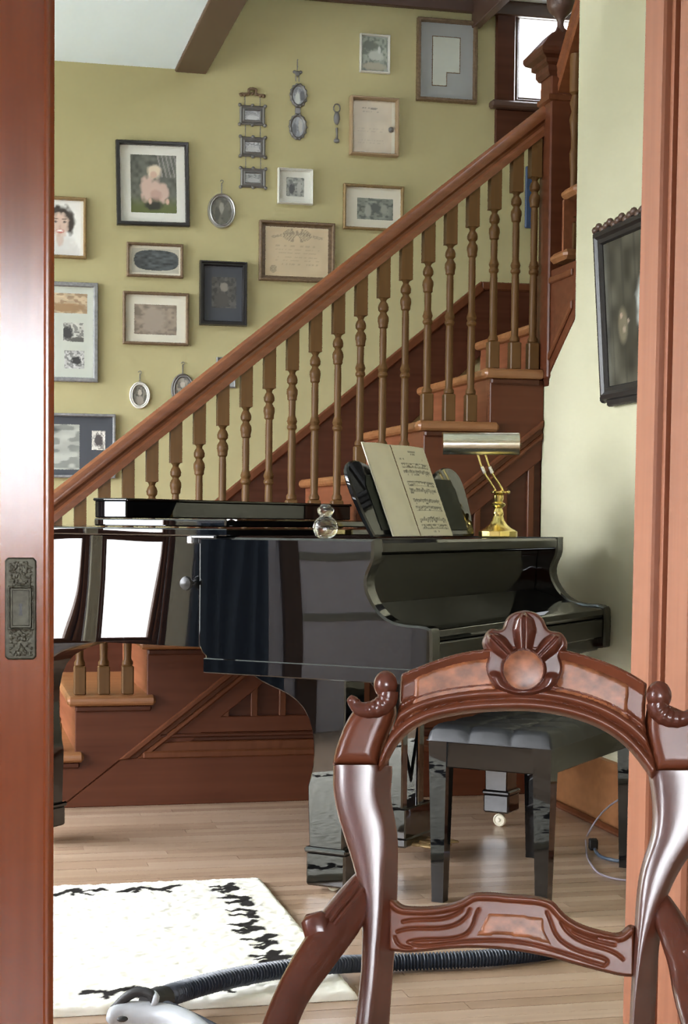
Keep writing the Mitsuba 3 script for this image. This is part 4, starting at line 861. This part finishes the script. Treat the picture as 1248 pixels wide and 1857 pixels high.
# three little frames hanging from a bow, two ovals on a ribbon, a spoon-like ornament
tf = thing('triple_hanging_frame', 'three tiny pewter frames hung one below another on chains from a bow ornament', 'picture frame')
w, h, M = hung(433, 160, 481, 184)
bow = [[-w*.46, -h*.1, .008], [-w*.25, -h*.02, .010], [-w*.12, h*.12, .010], [-w*.14, h*.36, .009], [0, h*.48, .009], [w*.14, h*.36, .009], [w*.12, h*.12, .010], [w*.25, -h*.02, .010], [w*.46, -h*.1, .008]]
part(tf, 'bow', put(cat([tube(spl(bow, 40), .0055, 8)]+[ball([x*w, y*h, .009], .0075, 1) for x, y in ((-.42, -.12), (-.3, -.1), (-.15, .02), (0, .05), (.15, .02), (.3, -.1), (.42, -.12))]), M), 'm_goldbrown', 50)
prev = (M@[0, -h*.12, 0, 1])[2]
for i, (bx_, lt, dk) in enumerate((((434.5, 191, 480, 229), (.20, .20, .20), (.09, .09, .09)), ((435.5, 248, 480.5, 286.5), (.30, .30, .30), (.04, .04, .04)), ((436, 305, 481, 342), (.26, .27, .26), (.11, .11, .11)))):
    w2, h2, M2 = hung(*bx_); zt = (M2@[0, h2/2, 0, 1])[2]
    part(tf, 'frame', put(cat([frame_ring(w2, h2, [(0, 0), (0, .008), (.006, .013), (.012, .009), (.018, .012), (.021, .006), (.021, .002)])]+[ball([x*w2*.5, y*h2*.5, .008], .008, 1) for x, y in ((-1, -1), (1, -1), (1, 1), (-1, 1), (0, 1), (0, -1))]), M2), 'm_pewter', 25)
    m, c = pmesh(w2-.036, h2-.036, p_old(dk, lt, 70+i, ((.5, .3, .5, .3, (.34, .34, .33)),)), sub(M2, 0, 0, .004)); part(tf, 'print', m, 'm_print', False, color=c)
    for s_2 in (-1, 1): cxx = (M2@[s_2*w2*.30, 0, 0, 1])[0]; part(tf, 'chain', tube(lin([[cxx, YB-.008, prev], [cxx, YB-.008, zt]], 3), .0016, 6), 'm_pewter', 40)
    prev = (M2@[0, -h2/2, 0, 1])[2]
df = thing('double_oval_frame', 'two tiny oval pewter frames joined one above the other under a ribbon knot', 'picture frame')
for i, (bx_, bl) in enumerate((((525.5, 152, 556, 196), ((.45, .35, .25, .4, (.42, .44, .40)), (.8, .5, .25, .35, (.03, .03, .03)))), ((524, 207, 555, 255), ((.25, .35, .2, .4, (.03, .03, .03)), (.7, .55, .2, .4, (.30, .29, .25)))))):
    w2, h2, M2 = hung(*bx_); part(df, 'frame', put(cat([oval_ring(w2, h2, [(0, 0), (0, .010), (.005, .014), (.011, .008), (.011, .002)], 32)]+[ball([w2/2*.96*math.cos(t), h2/2*.96*math.sin(t), .009], .0058, 1) for t in np.arange(14)*2*math.pi/14]), M2), 'm_pewter', 40)
    m, c = pmesh(w2-.016, h2-.016, p_old((.05, .05, .055), (.19, .20, .21), 80+i, bl), sub(M2, 0, 0, .005), oval=True); part(df, 'print', m, 'm_print', False, color=c)
w2, h2, M2 = hung(532, 127, 546, 142); part(df, 'knot', put(cat([ball([0, 0, .008], w2*.34, 2, (1, 1, .4)), ball([-w2*.38, h2*.2, .007], w2*.26, 1, (1, .8, .4)), ball([w2*.38, h2*.2, .007], w2*.26, 1, (1, .8, .4))]), M2), 'm_pewter', 50)
part(df, 'ribbon', put(cat([bx([-.002, h2*.5, .002], [.002, h2*1.9, .004]), bx([-w2*.25, -h2*1.0, .003], [-w2*.15, -h2*.3, .005]), bx([w2*.15, -h2*1.0, .003], [w2*.25, -h2*.3, .005])]), M2), 'm_pewter', False)
part(df, 'link', put(bx([-.012, -.014, .004], [.012, .014, .010], .003), hung(531, 196, 548, 208)[2]), 'm_pewter')
so = thing('wall_spoon', 'slender pewter spoon-like ornament hanging left of the framed letter', 'ornament')
w2, h2, M2 = hung(600, 191, 620, 261)
part(so, 'handle', put(tube([[.0, -h2*.10, .006], [.002, -h2*.3, .006], [0, -h2*.40, .006]], [.006, .004, .006], 8, None), M2), 'm_pewter', 40)
part(so, 'bowl', put(cat([ball([0, h2*.16, .006], w2*.30, 2, (.9, 1.9, .35)), tube([[.014*math.cos(t), h2*.42+.018*math.sin(t), .006] for t in np.linspace(-1.6, 4.4, 16)], .0028, 6)]), M2), 'm_pewter', 50)
part(so, 'tip', put(cat([ball([0, -h2*.44, .006], w2*.26, 1, (1, .8, .5)), bx([-.010, -h2*.41, .003], [.010, -h2*.385, .010], .002)]), M2), 'm_pewter', 50)

# ================================================================== DARK PICTURE ON THE RIGHT WALL (leans out at the top)
rp = thing('right_wall_picture', 'dark carved picture leaning out from the right wall beside the door jamb', 'picture')
R0, R1 = onX(1077, 434, XR-.065), onX(1088, 716, XR-.030)
Wp = .62; hh = R0[2]-R1[2]; v_ = np.array([R0[0]-R1[0], 0, hh]); v_ /= np.linalg.norm(v_)
u_ = np.array([0, -1.0, 0]); MR = frame([R1[0], (R0[1]+R1[1])/2-Wp/2, R1[2]+hh/2], u_, v_)
part(rp, 'frame', put(frame_ring(Wp, hh+.05, [(0, -.010), (0, .012), (.008, .022), (.022, .024), (.032, .016), (.045, .014), (.050, .006), (.05, -.01)]), MR), 'm_black', 25)
part(rp, 'backing', put(bx([-Wp/2+.004, -hh/2-.02, -.012], [Wp/2-.004, hh/2+.02, .002]), MR), 'm_black', False)
crest = []
for i in range(19):
    t = -Wp/2+.01+i*(Wp-.02)/18; crest.append(ball([t, hh/2+.03+.008*math.sin(i*2.1), .012], .017, 1, (1, .8, .7)))
part(rp, 'top_carving', put(cat(crest), MR), 'm_trim_dark', 50)
part(rp, 'bottom_carving', put(cat([bx([-Wp/2+.05, -hh/2-.045, -.008], [Wp/2-.05, -hh/2-.018, .018], .006)]+[ball([s*(Wp/2-.004), -hh/2-.015, .006], .016, 1) for s in (-1, 1)]), MR), 'm_black', 40)
for i in range(5): part(rp, 'side_bead', put(ball([-Wp/2-.003, hh*(-.35+.18*i), .002], .008, 1), MR), 'm_goldbrown', 50)
def p_dark(u, v):
    c = base(u, v, (.045, .043, .032), 1.2, 8, 91); c = over(c, ((np.abs((u*5) % 1-.5) < .06)).astype(float)[:, None]*.4, (.02, .02, .018))
    for q in ((.27, .40, .10, .16, (.12, .105, .07)), (.25, .47, .03, .025, (.30, .22, .17)), (.29, .37, .035, .03, (.25, .2, .15)), (.36, .42, .02, .02, (.28, .22, .18)), (.62, .50, .16, .26, (.34, .36, .34))): c = over(c, ell(u, v, *q[:4]), q[4])
    return c
m, c = pmesh(Wp-.10, hh-.05, p_dark, sub(MR, 0, 0, .003), 60, 80); part(rp, 'print', m, 'm_print', False, color=c)

# ================================================================== CARVED CHAIR in the foreground
ch = thing('dining_chair', 'dark carved antique chair with shell crest and burl veneer panels, in the foreground', 'chair')
O = EYE + ray(950, 1400)*2.0
th_, ln_ = math.radians(7), math.radians(11)
cu = rt*math.cos(th_)-fw*math.sin(th_); cn0 = np.cross(cu, [0, 0, 1.0]); cv = np.array([0, 0, 1.0])*math.cos(ln_)-cn0*math.sin(ln_); cn = np.cross(cu, cv)  # cn points at the viewer
MC = frame(O, cu, cv)
def cp(x, y):
    q = plane(x, y, O, cn)-O; return np.array([q@cu, q@cv])
def cps(P): return np.array([cp(*q) for q in P])
def csp(P, n): return spl(cps(P), n)
def C3(x, y, h=0.0): q = cp(x, y); return O+q[0]*cu+q[1]*cv+h*cn
# crest rail: arch with two beads along the opening, level field for the veneer
inner = csp([(688, 1402), (700, 1384), (714, 1357), (736, 1331), (768, 1311), (812, 1298), (860, 1291), (910, 1288), (958, 1288), (1008, 1294), (1058, 1307), (1100, 1326), (1138, 1355), (1162, 1383), (1182, 1412)], 90)
top = csp([(729, 1223), (762, 1209), (800, 1195), (840, 1184), (880, 1178), (950, 1172), (1022, 1179), (1065, 1190), (1110, 1206), (1150, 1226), (1173, 1241)], 60)
lft = csp([(686, 1396), (690, 1372), (703, 1340), (717, 1310), (724, 1280), (726, 1250), (729, 1223)], 24)
rgt = csp([(1173, 1241), (1171, 1270), (1170, 1300), (1174, 1335), (1183, 1365), (1190, 1385), (1188, 1404)], 24)
kin = cKDTree(inner); ktop = cKDTree(csp([(729, 1223), (762, 1209), (800, 1195), (840, 1184), (880, 1178), (950, 1172), (1022, 1179), (1065, 1190), (1110, 1206), (1150, 1226), (1173, 1241)], 400))
kin = cKDTree(spl(inner, 700))
def h_crest(s, t, d):
    q = np.column_stack([s, t]); di = kin.query(q)[0]; dt = ktop.query(q)[0]
    h = np.full(len(s), .0085)
    bead = lambda c, w, a: a*np.sqrt(np.clip(1-((di-c)/w)**2, 0, 1))
    h = np.maximum(h*(di > .03), .004)
    h = np.where(di < .034, .0045, .0085)
    h = np.maximum(h, .0045+bead(.0065, .0065, .0085)); h = np.maximum(h, .004+bead(.0205, .0065, .0100)); h = np.maximum(h, .004+bead(.0305, .0035, .0075))
    h = np.where(dt < .0135, .0090+.0085*np.clip(1-(dt/.0135), 0, 1), h)
    return h*np.clip(.35+d/.003, 0, 1)
part(ch, 'crest_rail', relief(np.vstack([inner[::-1], lft, top[1:], rgt[1:]]), h_crest, .018, .0025, MC), 'm_chair_red', 40)
flat = lambda z: (lambda s, t, d: z*np.clip(.8+d/.002, 0, 1))
vl = np.vstack([csp([(752, 1229), (790, 1214), (840, 1201), (888, 1194)], 14), csp([(890, 1200), (893, 1232), (902, 1255)], 8)[1:], csp([(880, 1257), (840, 1262), (795, 1274), (762, 1290), (744, 1302)], 16), csp([(748, 1280), (753, 1255), (752, 1229)], 8)[1:-1]])
vr = np.vstack([csp([(1018, 1196), (1060, 1208), (1105, 1226), (1139, 1243)], 14), csp([(1140, 1262), (1138, 1290), (1143, 1312)], 8), csp([(1120, 1294), (1085, 1275), (1045, 1263), (1005, 1257)], 16), csp([(1012, 1240), (1018, 1196)], 4)[:-1]])
for v in (vl, vr): part(ch, 'burl_panel', relief(v, flat(.0108), -.004, .003, MC), 'm_burl', 40, 'burl veneer panel of the crest')
# shell ornament with medallion
sh = csp([(950, 1107), (931, 1112), (916, 1127), (909, 1142), (893, 1140), (878, 1154), (875, 1172), (884, 1186), (880, 1205), (885, 1232), (900, 1251), (925, 1262), (950, 1265), (978, 1262), (1003, 1250), (1018, 1230), (1022, 1206), (1018, 1190), (1028, 1176), (1026, 1158), (1013, 1146), (996, 1143), (988, 1128), (972, 1112), (951, 1107)], 120)[:-1]
px_ = np.linalg.norm(cp(951, 1218)-cp(950, 1218))
def lobe(s, t, a, b, wa, wb, H_):
    A, B = cp(*a), cp(*b); d = B-A; L = np.linalg.norm(d); d /= L; n = np.array([-d[1], d[0]])
    x = (s-A[0])*d[0]+(t-A[1])*d[1]; y = (s-A[0])*n[0]+(t-A[1])*n[1]; u = np.clip(x/L, -.3, 1.2)
    w = np.interp(u, [-.3, 0, .3, 1.0, 1.2], [wa*.1, wa*.8, wa, wb, wb*.6])*px_
    prof = np.sqrt(np.clip(1-(y/np.maximum(w, 1e-6))**2, 0, 1)); endf = np.clip((u+.3)/.25, 0, 1)*np.clip((1.2-u)/.2, 0, 1)
    groove = 1-.18*np.exp(-(y/(2.2*px_))**2)*(u > -.1)*(u < 1)
    return H_*prof*np.sqrt(endf)*groove
mc = cp(949.5, 1217)
def h_shell(s, t, d):
    r = np.hypot(s-mc[0], t-mc[1])/px_; h = .013*np.clip(d/.004, 0, 1)**.5+.002
    ring = .024*np.sqrt(np.clip(1-((r-52)/19)**2, 0, 1)); low = np.clip((mc[1]+.010-t)/.02, 0, 1); h = np.maximum(h, ring*low*np.clip(.3+d/.006, 0, 1))
    for a, b, wa, wb, H_ in (((951, 1128), (951, 1186), 24, 14, .034), ((895, 1161), (930, 1196), 19, 13, .031), ((1008, 1163), (976, 1196), 19, 13, .031)):
        h = np.maximum(h, lobe(s, t, a, b, wa, wb, H_))
    rim = .021*np.sqrt(np.clip(1-((r-38)/3.5)**2, 0, 1)); h = np.maximum(h, rim)
    return np.where(r < 36, .014, h)
part(ch, 'shell_crest', relief(sh, h_shell, .016, .0012, MC), 'm_chair', 50, 'carved shell with three lobes')
md = np.array([[mc[0]+36*px_*math.cos(t), mc[1]+36*px_*math.sin(t)] for t in np.linspace(0, 2*math.pi, 41)[:-1]])
part(ch, 'medallion', relief(md, lambda s, t, d: .0150+.0022*np.sqrt(np.clip(1-(np.hypot(s-mc[0], t-mc[1])/(37*px_))**2, 0, 1)), -.010, .003, MC), 'm_burl', 50, 'round burl medallion of the crest')
# posts: front face, chamfered side face, from the shoulder down to the seat
def post(rows, front, left=True):
    """rows (y, x outer-left, x edge, x outer-right): section with a gently rounded front face and a side face."""
    R = np.array(rows, float); ys = np.linspace(R[0, 0], R[-1, 0], 70); X = [CubicSpline(R[:, 0], R[:, i])(ys) for i in (1, 2, 3)]
    loops = []
    for i, y in enumerate(ys):
        a, e, b = X[0][i], X[1][i], X[2][i]; w = (e-a) if left else (b-e); h0 = front
        if left: sec = [(a, -.012), (a+.01*w, -.002), (a+.10*w, h0*.55), (a+.3*w, h0*.9), (a+.5*w, h0), (a+.75*w, h0*.98), (e-.05*w, h0*.85), (e, h0*.6), (e+.25*(b-e), h0*.1), (b-.05*(b-e), -.012), (b, -.018), (b-.5, -.030), (a+2, -.030)]
        else: sec = [(a, -.018), (a+.02, -.010), (a+.06*(e-a)+.3, h0*.35), (a+.2*(e-a)+.5, h0*.8), (a+.5*(e-a), h0), (e-.1*(e-a), h0*.95), (e, h0*.75), (e+.5*(b-e), h0*.25), (b-.3, -.010), (b, -.016), (b-.5, -.030), (a+2, -.030)]
        L = []
        for x, h in sec: q = cp(x, y); L.append([q[0], q[1], h])
        loops.append(np.array(L))
    return put(ring_strip(loops), MC)
lp_ = [(1388, 604, 687, 708), (1415, 603, 685, 707), (1445, 605, 686, 706), (1480, 612, 696, 712), (1520, 624, 702, 718), (1560, 637, 701, 718.5), (1600, 647, 699, 718), (1640, 653, 697, 717), (1680, 656, 694, 716), (1720, 655.5, 690, 713), (1760, 654, 687, 710), (1800, 650, 683, 707), (1860, 643, 676, 703), (1900, 640, 672, 701), (1985, 636, 668, 697)]
part(ch, 'post', post(lp_, .014, True), 'm_chair_post', 45, 'left back post')
rp_ = [(1398, 1176, 1302, 1312), (1440, 1183, 1298, 1310), (1470, 1185, 1285, 1303), (1500, 1184, 1268, 1290), (1530, 1178, 1248, 1270), (1560, 1168, 1228, 1247), (1600, 1159, 1208, 1224), (1640, 1155, 1191, 1208), (1680, 1152.5, 1178, 1202), (1720, 1150, 1168, 1197), (1760, 1148, 1161, 1194), (1800, 1146, 1155, 1192), (1860, 1143, 1150, 1189), (1900, 1141, 1148, 1187), (1985, 1139, 1147, 1185)]
part(ch, 'post', post(rp_, .014, False), 'm_chair_post', 45, 'right back post')
# shoulders with scrolled ears
sL = np.vstack([csp([(604, 1387), (608, 1362), (617, 1335), (630, 1306), (646, 1284), (660, 1276)], 20), csp([(680, 1278), (700, 1268), (714, 1270)], 6), csp([(716, 1290), (706, 1318), (692, 1352), (686, 1388)], 16)])
sR = np.vstack([csp([(1190, 1268), (1205, 1275), (1240, 1290), (1268, 1300)], 8), csp([(1282, 1320), (1295, 1350), (1302, 1380), (1304, 1399)], 12), csp([(1188, 1399), (1182, 1372), (1174, 1338), (1172, 1305), (1176, 1280)], 14)])
hs = lambda s, t, d: .0135*np.sqrt(np.clip(1-(1-np.clip(d/.016, 0, 1))**2, 0, 1))+.001
for q in (sL, sR): part(ch, 'shoulder', relief(q, hs, .026, .003, MC), 'm_chair_red', 45)
def ear(bc, tail, rb):
    b = C3(*bc, .012); P = [C3(*q, .014) for q in tail]; c = spl(P, 40); s = np.linspace(0, 1, 40)
    r = np.interp(s, [0, .3, .6, .85, .93, 1], [.0125, .0125, .0100, .0075, .0085, .004])*(1+.035*np.cos(s*46)*(s > .12)*(s < .62))
    return cat([put(ball([0, 0, 0], rb, 3, (1, 1.18, .95)), frame(b, cu, cv)), tube(c, r, 14)])
part(ch, 'scroll_ear', ear((701, 1243), [(706, 1258), (701, 1275), (688, 1285), (670, 1289), (652, 1285), (644, 1274), (645, 1264)], .0145), 'm_chair', 50)
part(ch, 'scroll_ear', ear((1194, 1263), [(1190, 1278), (1197, 1294), (1212, 1303), (1230, 1306), (1246, 1302), (1256, 1292), (1254, 1284)], .0150), 'm_chair', 50)
# lower back rail: carved, with a burl panel
top_e = [(703, 1629), (714, 1632), (724, 1641), (742, 1645), (775, 1645), (812, 1640), (840, 1630), (856, 1621), (868, 1619), (930, 1623), (990, 1630), (1003, 1636), (1018, 1652), (1040, 1670), (1070, 1683), (1105, 1692), (1128, 1692), (1142, 1680), (1152, 1680)]
bot_e = [(1152, 1772), (1135, 1772), (1100, 1765), (1050, 1752), (1000, 1738), (950, 1728), (900, 1722), (850, 1720), (800, 1723), (750, 1728), (703, 1724)]
tE, bE = csp(top_e, 90), csp(bot_e, 60)
kb = cKDTree(spl(bE, 400)); kt = cKDTree(spl(tE, 400))
grooves = [[(740, 1709), (780, 1704), (830, 1700), (850, 1690), (862, 1665), (868, 1650)], [(740, 1709), (758, 1715), (800, 1712), (850, 1707), (905, 1706), (955, 1711), (1000, 1722), (1060, 1741), (1095, 1752)], [(1095, 1752), (1102, 1745), (1075, 1732), (1035, 1718), (1012, 1700), (1000, 1675), (992, 1655)],
    [(720, 1690), (750, 1684), (800, 1683), (835, 1672), (852, 1650)], [(730, 1672), (770, 1668), (812, 1664), (838, 1650)], [(1018, 1672), (1035, 1695), (1070, 1713), (1110, 1726), (1130, 1740)], [(1040, 1690), (1075, 1704), (1115, 1714)], [(716, 1700), (722, 1712), (745, 1719)], [(1085, 1700), (1118, 1706)]]
kg = cKDTree(np.vstack([csp(g, 120) for g in grooves]))
def h_rail(s, t, d):
    q = np.column_stack([s, t]); g = kg.query(q)[0]; dt, db = kt.query(q)[0], kb.query(q)[0]
    h = .010*np.clip(.3+d/.004, 0, 1)-.0034*np.exp(-(g/.0013)**2)
    return h+.0035*np.sqrt(np.clip(1-((dt-.0045)/.0045)**2, 0, 1))
MR2 = MC@frame([0, 0, -.012], [1, 0, 0], [0, 1, 0])
part(ch, 'lower_rail', relief(np.vstack([tE, bE])[::-1], h_rail, .022, .0012, MR2), 'm_chair_red', 45, 'carved lower rail of the back')
bp = np.vstack([csp([(884, 1655), (935, 1657), (986, 1663)], 8), csp([(990, 1690), (1003, 1716)], 4), csp([(955, 1703), (905, 1698), (858, 1700)], 8), csp([(870, 1685), (884, 1655)], 4)[:-1]])
part(ch, 'burl_panel', relief(bp[::-1], flat(.0112), -.006, .003, MR2), 'm_burl', 40, 'burl veneer panel of the lower rail')
fz = cn*np.array([1, 1, 0]); fz /= np.linalg.norm(fz); O2 = O.copy(); O2[2] = 0
def ground(s, f, z): return O2+cu*s+fz*f+np.array([0, 0, z])
# curved hip brackets running forward from the posts to the seat
def bracket(P, R, kn, end):
    c = spl([C3(x, y, h) for x, y, h in P]+[end], 48); s = np.linspace(0, 1, 48); r = np.interp(s, np.linspace(0, 1, len(R)), R)
    m = tube(c, r, 16, (cn, .8)); k1 = C3(*kn)
    return c, m, k1
c, m, k1 = bracket([(668, 1605, -.012), (640, 1640, .0), (612, 1684, .022), (583, 1730, .045), (552, 1785, .075), (531, 1845, .105), (520, 1900, .13)], [.022, .0255, .0235, .0200, .0195, .020, .022], (577, 1682, .03), ground(-.252, .20, .345))
part(ch, 'hip_bracket', m, 'm_chair', 45, 'left curved bracket between post and seat')
part(ch, 'hip_bracket__knuckle', put(bx([-.0165, -.019, -.015], [.0165, .019, .015], .008), frame(C3(583, 1681, .034), cu*.96+cv*.28, cv*.96-cu*.28)), 'm_chair', 50)
c, m, k1 = bracket([(1196, 1640, -.012), (1214, 1672, .004), (1230, 1712, .025), (1240, 1750, .045), (1246, 1800, .075), (1256, 1850, .105), (1270, 1905, .13)], [.016, .020, .021, .0195, .019, .020, .022], (1250, 1740, .03), ground(.252, .20, .345))
part(ch, 'hip_bracket', m, 'm_chair', 45, 'right curved bracket between post and seat')
part(ch, 'hip_bracket__knuckle', put(bx([-.0165, -.019, -.015], [.0165, .019, .015], .008), frame(C3(1252, 1744, .045), cu*.96-cv*.28, cv*.96+cu*.28)), 'm_chair', 50)
for dx in (-9, 0, 9): part(ch, 'bracket_rib', tube(spl([C3(607+dx*.9, 1668+dx*.7, .042), C3(622+dx*.9, 1646+dx*.7, .036), C3(640+dx*.9, 1622+dx*.7, .022), C3(652+dx*.9, 1604+dx*.7, .012)], 14), .0026, 6), 'm_chair', 50)
# seat and legs, just below the picture
def seatpoly(g): return [(-.21-g, -.05), (.17+g, -.05), (.255+g, .20), (.262+g, .36), (.22+g, .42+g), (0, .45+g), (-.22-g, .42+g), (-.262-g, .36), (-.258-g, .20)]
MS = frame(O2, cu, fz); MS[:3, 2] = [0, 0, 1.0]
def splate(g, z0, z1, bv):
    m = prism(seatpoly(g), z1-z0, bv); v = np.asarray(m.vertices); return tm(O2+np.outer(v[:, 0], cu)+np.outer(v[:, 1], fz)+np.outer(v[:, 2]+z0, [0, 0, 1.0]), m.faces[:, ::-1])
part(ch, 'seat_frame', splate(0, .315, .372, .006), 'm_chair_red')
part(ch, 'seat_pad', splate(-.014, .37, .408, .014), 'm_seat', 40)
for s, f, k in ((-.222, .37, 1), (.222, .37, 1), (-.17, -.03, -1), (.14, -.03, -1)):
    P = [ground(s, f, .34), ground(s*1.02, f+.012*k, .26), ground(s*1.03, f+.02*k, .16), ground(s*1.02, f+.0+.03*(k < 0)*k, .06), ground(s*1.05, f+.03*k, .0)]
    part(ch, 'leg', tube(spl(P, 24), np.interp(np.linspace(0, 1, 24), [0, .3, .8, 1], [.024, .026, .015, .018]), 12), 'm_chair', 45)
